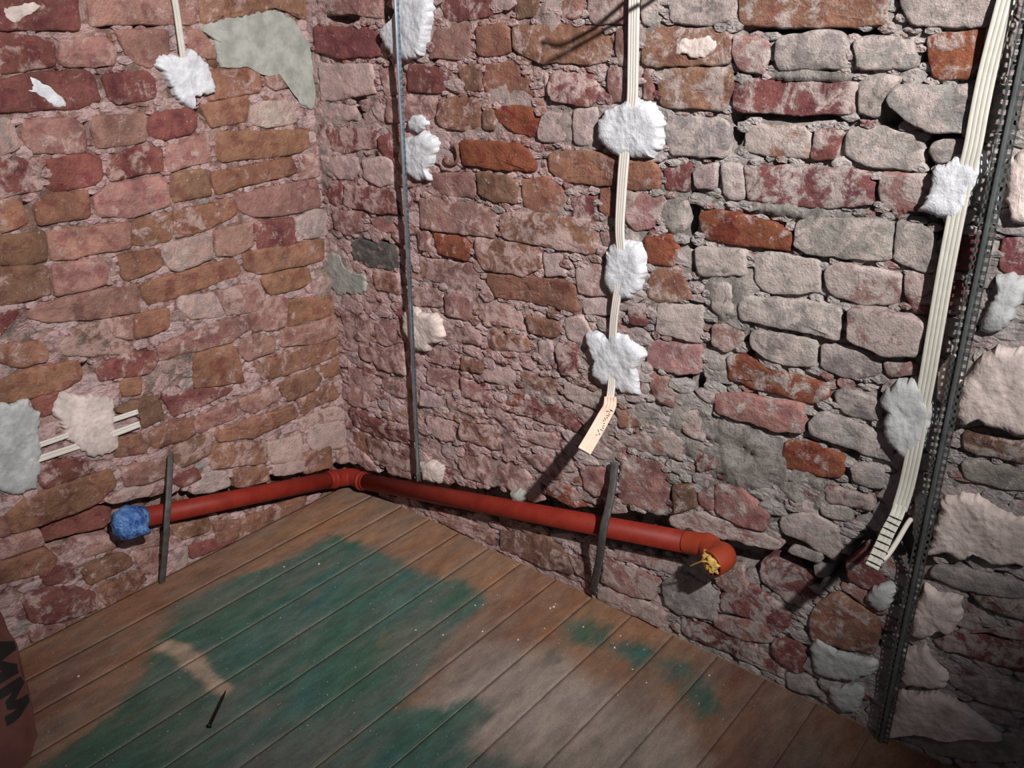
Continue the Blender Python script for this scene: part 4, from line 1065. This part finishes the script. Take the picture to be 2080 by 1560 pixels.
# wires that stick out of the wall higher up; only their shadow reaches into view
def lift(x, y, t): s = onR(x, y); return s + (LAMP - s) * t
wires = empty('bare_wires', lift(1400, -100, .0))
tag(wires, 'pair of thin dark wires sticking out of the wall above the highest plaster dab', 'wire')
for lst in ([(1100, 89, .125), (1137, 94, .125), (1172, 78, .115), (1221, 46, .10), (1273, 3, .08), (1360, -60, .045), (1400, -100, .0)],
            [(1106, 132, .15), (1150, 109, .14), (1189, 86, .125), (1238, 55, .105), (1318, 5, .075), (1380, -50, .04), (1406, -100, .0)]):
    P = smooth_path([lift(*q) for q in lst], 8)
    vv, ff = tube(P, 0.0040, 8); mesh('wire', vv, ff, M_INK, wires, loc=P[0])

# ------------------------------------------------------------------ metal plaster beads (ridge plus two perforated wings)
def bead(root, a, b, n, ridge_w, wing, mat, pitch):
    t = (b - a).normalized(); s = n.cross(t).normalized(); n = t.cross(s).normalized()
    if n.dot(WR.n) < 0: n, s = -n, -s
    L_ = (b - a).length
    def box(vv, ff, p0, p1, s0, s1, n0, n1):
        k2 = len(vv)
        for p in (p0, p1):
            for ss, nn_ in ((s0, n0), (s1, n0), (s1, n1), (s0, n1)): vv.append(a + t * p + s * ss + n * nn_)
        ff += [(k2, k2 + 1, k2 + 5, k2 + 4), (k2 + 1, k2 + 2, k2 + 6, k2 + 5), (k2 + 2, k2 + 3, k2 + 7, k2 + 6), (k2 + 3, k2, k2 + 4, k2 + 7), (k2, k2 + 3, k2 + 2, k2 + 1), (k2 + 4, k2 + 5, k2 + 6, k2 + 7)]
    vv, ff = [], []; hw = ridge_w / 2
    sec = [(-hw, 0), (-hw * 0.8, 0.005), (-hw * 0.4, 0.0065), (hw * 0.4, 0.0065), (hw * 0.8, 0.005), (hw, 0)]
    v2, f2 = sweep([a, b], [s, s], [n, n], sec)
    mesh('ridge', v2, f2, mat, root, loc=a, smooth=False)
    for sg in (-1, 1):
        vv, ff = [], []
        i0, i1 = sg * hw, sg * (hw + wing)
        e = 0.0022
        box(vv, ff, 0, L_, min(i0, i0 + sg * e), max(i0, i0 + sg * e), 0, 0.0009)
        box(vv, ff, 0, L_, min(i1, i1 - sg * e), max(i1, i1 - sg * e), 0, 0.0009)
        m = int(L_ / pitch)
        for k2 in range(m): box(vv, ff, k2 * pitch, k2 * pitch + pitch * 0.48, min(i0, i1), max(i0, i1), 0, 0.0009)
        mesh('wing', vv, ff, mat, root, loc=a, smooth=False)
b1 = empty('plaster_bead', onR(851, 976, .016)); tag(b1, 'thin shiny steel plaster bead standing upright close to the wall corner', 'plaster bead')
def beyond(p, q, k): return p + (q - p) * k
bead(b1, onR(851, 976, .018), beyond(onR(851, 976, .018), onR(804, -30, .026), 1.24), WR.n, 0.0065, 0.004, M_ZINC, 0.012)
b2 = empty('perforated_bead', onR(1789, 1508, .014)); tag(b2, 'dull perforated steel plaster bead leaning beside the wide slanting cable', 'plaster bead')
bead(b2, onR(1789, 1508, .016), beyond(onR(1789, 1508, .016), onR(2088, 60, .033), 1.26), WR.n, 0.007, 0.0085, M_ZINC_D, 0.0125)

# ------------------------------------------------------------------ drain pipe
PR = 0.0230
pl0 = onL(282, 1053, .017); pl1 = onL(600, 988, .017)
pr1 = onR(840, 996, .017); pr2 = onR(1420, 1106, .017)
# corner point: keep the runs straight, meet near the corner
cz = 0.034
cl = Vector((0.020, -0.075, 0)); cl.z = pl0.z + (pl1.z - pl0.z) * ((-0.075 - pl0.y) / (pl1.y - pl0.y)); cl.x = 0.019
cr = Vector((0.075, -0.019, 0)); cr.z = pr2.z + (pr1.z - pr2.z) * ((0.075 - pr2.x) / (pr1.x - pr2.x))
zc = (cl.z + cr.z) / 2 - 0.004
pipe = empty('drain_pipe', Vector((0.03, -0.03, 0.0)))
tag(pipe, 'red plastic drain pipe running round the wall corner low above the floor', 'pipe')
vv, ff = tube([pl0, pl0.lerp(cl, .5), cl], PR, 28); mesh('pipe_run', vv, ff, M_PIPE, pipe, loc=pl0)
vv, ff = tube([cr, cr.lerp(pr2, .5), pr2], PR, 28); mesh('pipe_run', vv, ff, M_PIPE, pipe, loc=cr)
bend = [cl + (cl - pl0).normalized() * -0.02, cl, Vector((0.022, -0.040, zc)), Vector((0.040, -0.022, zc)), cr, cr + (pr2 - cr).normalized() * 0.02]
bp_ = smooth_path(bend, 6)
vv, ff = tube(bp_, PR + 0.0018, 28); mesh('corner_bend', vv, ff, M_PIPE, pipe, loc=bend[2])
for q, d in ((cl, (cl - pl0).normalized()), (cr, (pr2 - cr).normalized())):
    P = [q - d * 0.006, q - d * 0.004, q + d * 0.004, q + d * 0.006]
    vv, ff = tube(P, 0, 28, [PR + 0.002, PR + 0.0045, PR + 0.0045, PR + 0.002]); mesh('collar', vv, ff, M_PIPE, pipe, loc=q)
# end elbow on the right
dr = (pr2 - cr).normalized()
e0 = pr2 - dr * 0.03; e1 = pr2 + dr * 0.02
mouth = onR(1444, 1146, .075)
eb = [e0, pr2, e1, e1 + dr * 0.018 + Vector((0, -0.012, -0.004)), e1 + dr * 0.024 + (mouth - e1) * 0.45 + Vector((0.004, 0, 0)), mouth]
ep = smooth_path(eb, 7)
rads = [PR + 0.0008 + (0.0015 if i > len(ep) - 12 else 0.0) + 0.002 * sstep(4, 16, i) for i in range(len(ep))]
vv, ff = tube(ep, PR, 28, rads)
# hollow the mouth
m = 28; last = vv[-m:]; cc = sum(last, Vector()) / m; td = (ep[-1] - ep[-2]).normalized()
ff.pop(); b = len(vv)
vv += [cc + (p - cc) * 0.86 for p in last]; vv += [cc + (p - cc) * 0.84 - td * 0.03 for p in last]
for off0, off1 in ((b - m, b), (b, b + m)):
    for j in range(m): ff.append((off0 + j, off0 + (j + 1) % m, off1 + (j + 1) % m, off1 + j))
ff.append(tuple(b + m + j for j in range(m)))
eo = mesh('end_elbow', vv, ff, M_PIPE_O, pipe, loc=e1); eo['label'] = 'orange elbow turned out of the wall'
# yellow stuffing in the elbow mouth: a crumpled knot with a loose strand
rnd = random.Random(3)
s1 = td.cross(Vector((0, 0, 1))).normalized(); s2 = td.cross(s1).normalized()
st = empty('foam_stuffing', mouth); tag(st, 'crumpled yellow stuffing plugged into the mouth of the orange elbow', 'stuffing')
vv, ff = [], []
nu_, nv_ = 30, 16
for j in range(nv_ + 1):
    th = math.pi * j / nv_
    for i in range(nu_):
        ph = 2 * math.pi * i / nu_
        d = s1 * math.cos(ph) * math.sin(th) + s2 * math.sin(ph) * math.sin(th) + td * math.cos(th) * 0.5
        q = mouth + d * 0.024 - td * 0.002
        r = 1 + 0.55 * nz(d.x * 3.2, d.y * 3.2, d.z * 3.2 + 4) + 0.25 * nz(d.x * 9, d.y * 9, d.z * 9)
        vv.append(mouth - td * 0.002 + d * 0.021 * r)
for j in range(nv_):
    for i in range(nu_): ff.append((j * nu_ + i, j * nu_ + (i + 1) % nu_, (j + 1) * nu_ + (i + 1) % nu_, (j + 1) * nu_ + i))
mesh('crumple', vv, ff, M_YEL, st, loc=mouth)
P = smooth_path([mouth + s1 * 0.0, onR(1432, 1140, .10), onR(1418, 1143, .098), onR(1402, 1150, .090)], 6)
vv, ff = tube(P, 0.0016, 6); mesh('strand', vv, ff, M_YEL, st, loc=P[0])
# blue film tied over the left end
bc = onL(262, 1062, .062); bag = empty('blue_bag', bc); tag(bag, 'crumpled blue plastic bag wrapped over the open left end of the red pipe', 'bag')
vv, ff = [], []; nu_, nv_ = 48, 28
ax = (CAM - bc).normalized(); a1 = ax.cross(Vector((0, 0, 1))).normalized(); a2 = a1.cross(ax).normalized()
for j in range(nv_ + 1):
    th = math.pi * j / nv_
    for i in range(nu_):
        ph = 2 * math.pi * i / nu_
        x, y, z = math.cos(ph) * math.sin(th), math.sin(ph) * math.sin(th), math.cos(th)
        r = 1.03 + 0.10 * nz(x * 2.6, y * 2.6, z * 2.6 + 1) - 0.22 * abs(nz(x * 5, y * 5, z * 5)) + 0.09 * abs(nz(x * 12, y * 12, z * 12))
        px_, py_ = x * 0.0355 * r, y * 0.0385 * r
        flare = sstep(0.30, 0.9, -x) * sstep(0.2, 0.8, -y)
        px_ -= 0.013 * flare; py_ -= 0.010 * flare
        py_ = max(py_, -0.036 - 0.004 * nz(x * 8, 0, 3))
        vv.append(bc + a1 * px_ + a2 * py_ + ax * (z * 0.030 * r))
for j in range(nv_):
    for i in range(nu_): ff.append((j * nu_ + i, j * nu_ + (i + 1) % nu_, (j + 1) * nu_ + (i + 1) % nu_, (j + 1) * nu_ + i))
mesh('film', vv, ff, M_BLUE, bag, loc=bc)
P = [pl0 + (cl - pl0).normalized() * d for d in (-0.004, 0.006, 0.014)]
vv, ff = tube(P, 0, 28, [PR + 0.006, PR + 0.0045, PR + 0.002]); mesh('gathered_neck', vv, ff, M_BLUE, bag, loc=P[0])

# ------------------------------------------------------------------ iron bars across the pipe
def bar(wall, lst, width, label):
    pts = wpath(wall, lst); P = smooth_path(pts, 6); T = tangents(P)
    S = [wall.n.cross(t).normalized() for t in T]; NN = [t.cross(s).normalized() for t, s in zip(T, S)]
    w2, h2 = width / 2, 0.0024
    sec = [(-w2, -h2), (w2, -h2), (w2, h2), (w2 * 0.6, h2 * 1.5), (-w2 * 0.6, h2 * 1.5), (-w2, h2)]
    if NN[0].dot(wall.n) < 0: sec = [(a, -b) for a, b in sec][::-1]
    vv, ff = sweep(P, S, NN, sec)
    vv = [v + wall.n * 0.0012 * nz(v.x * 60, v.y * 60, v.z * 60) for v in vv]
    o = mesh('iron_bar', vv, ff, M_IRON, loc=pts[-1])
    tag(o, label, 'bar')
bar(WL, [(346, 926, .012), (344, 970, .024), (342, 1015, .046), (339, 1050, .056), (337, 1090, .052), (333, 1140, .034), (328, 1192, .012)], 0.0145, 'straight dark iron bar across the red pipe near the blue bag')
bar(WR, [(1248, 940, .010), (1244, 985, .022), (1236, 1030, .042), (1227, 1068, .056), (1222, 1100, .056), (1217, 1140, .040), (1203, 1204, .010)], 0.0175, 'bent dark iron bar across the red pipe below the bent cable tip')

# ------------------------------------------------------------------ sack, nail, crumbs
YS = -0.945
def sack_pt(s, t, lift_=0.0):
    """s: metres along -y from the near end; t 0..1 over the profile from the wall to the floor"""
    prof = [(0.012, 0.205), (0.05, 0.175), (0.115, 0.125), (0.185, 0.075), (0.255, 0.040), (0.335, 0.003)]
    f = t * (len(prof) - 1); i = min(int(f), len(prof) - 2); k2 = f - i
    def cr_(a, b, c, d, u): return 0.5 * (2 * b + (c - a) * u + (2 * a - 5 * b + 4 * c - d) * u * u + (3 * b - a - 3 * c + d) * u ** 3)
    q = [prof[max(0, i - 1)], prof[i], prof[i + 1], prof[min(len(prof) - 1, i + 2)]]
    x = cr_(q[0][0], q[1][0], q[2][0], q[3][0], k2); z = cr_(q[0][1], q[1][1], q[2][1], q[3][1], k2)
    e = sstep(-0.012, 0.05, s)
    bul = 0.012 * nz(s * 9, t * 4, 3.3) + 0.004 * nz(s * 30, t * 12, 1.3)
    nx, nz_ = 0.52, 0.85
    x = 0.008 + (x - 0.008) * (0.80 + 0.20 * e) + nx * (bul * e + lift_)
    z = z * (0.72 + 0.28 * e) + nz_ * (bul * e * min(1, z / 0.05) + lift_)
    return Vector((max(0.008, x), YS - 0.06 * t * t - 0.012 * nz(t * 6, 0, 2) - s, max(0.002, z)))
sack = empty('paper_sack', (0.15, YS - 0.3, 0.0)); tag(sack, 'slumped brown paper sack with black capital letters lying against the left wall', 'sack')
vv, ff = [], []; ns, ntt = 44, 26
for i in range(ns + 1):
    s = 0.55 * (i / ns) ** 1.4
    for j in range(ntt + 1): vv.append(sack_pt(s, j / ntt))
m = ntt + 1
for i in range(ns):
    for j in range(ntt): a = i * m + j; ff.append((a, a + m, a + m + 1, a + 1))
b0 = len(vv)                                    # end wall down to the floor and back along the wall
for j in range(ntt + 1):
    p = sack_pt(0, j / ntt); vv.append(Vector((p.x * 0.97 + 0.0, p.y - 0.004, 0.002)))
for j in range(ntt): ff.append((j, j + 1, b0 + j + 1, b0 + j))
mesh('paper', vv, ff, M_SACK, sack, loc=(0.15, YS - 0.3, 0.0))
# black capitals MM, read up the slope: text x runs from the floor end to the wall end, text y towards the near edge
tv, tf = [], []
def stroke(x0, y0, x1, y1, w):
    b = len(tv); n = 10
    for k in range(n + 1):
        t = k / n
        for m in range(4): tv.append((x0 + (x1 - x0) * t + w * (m / 3 - 0.5), y0 + (y1 - y0) * t))
    for k in range(n):
        for m in range(3): a = b + k * 4 + m; tf.append((a, a + 1, a + 5, a + 4))
for ox in (0.0, 0.53):
    stroke(ox + .06, 0, ox + .06, 1, .12); stroke(ox + .41, 0, ox + .41, 1, .12)
    stroke(ox + .08, 1, ox + .235, .12, .11); stroke(ox + .235, .12, ox + .39, 1, .11)
lv = [sack_pt(0.060 - 0.056 * y, 0.80 - 0.40 * x, 0.0030) for x, y in tv]
mesh('letters', lv, tf, M_INK, sack, loc=lv[0], smooth=False)['label'] = 'black printed letters MM'

na, nb = onF(424, 1476, .004), onF(459, 1402, .004)
d = (nb - na).normalized()
vv, ff = tube([na, na + d * .002, na + d * .0021, nb - d * .02, nb], 0, 10, [.0052, .0052, .0032, .0030, .0006])
nail = mesh('nail', vv, ff, M_NAIL, loc=na); tag(nail, 'long dark nail lying on the green boards at the pale streak', 'nail')
vv, ff = [], []
rnd = random.Random(21)
spots = [(965, 1230), (981, 1229), (1010, 1209), (845, 1280), (1106, 1277), (1128, 1227), (1185, 1274), (1248, 1316), (1260, 1292), (1285, 1360), (1313, 1387), (1052, 1300), (577, 1152), (648, 1146), (160, 1374), (1420, 1430), (1440, 1372), (1125, 1233), (1118, 1236), (980, 1283), (900, 1290)]
spots += [(rnd.uniform(500, 1500), rnd.uniform(1130, 1500)) for _ in range(70)]
for k2, (x, y) in enumerate(spots):
    p = onF(x, y)
    if p.y > -0.02 or p.x < 0.02: continue
    r = rnd.uniform(.0022, .0038) if k2 < 21 else rnd.uniform(.0008, .0016)
    b = len(vv)
    for dx, dy, dz in ((1, 0, 0), (0, 1, 0), (-1, 0, 0), (0, -1, 0), (0, 0, .9), (0, 0, -.3)):
        vv.append(p + Vector((dx * rnd.uniform(.7, 1.2), dy * rnd.uniform(.7, 1.2), dz + .25)) * r)
    ff += [(b, b + 1, b + 4), (b + 1, b + 2, b + 4), (b + 2, b + 3, b + 4), (b + 3, b, b + 4), (b + 1, b, b + 5), (b + 2, b + 1, b + 5), (b + 3, b + 2, b + 5), (b, b + 3, b + 5)]
cr_o = mesh('plaster_crumbs', vv, ff, M_PL_PINK, loc=(1.0, -0.3, 0), smooth=False)
tag(cr_o, 'tiny pale plaster crumbs scattered over the floor boards', 'crumbs', kind='stuff')
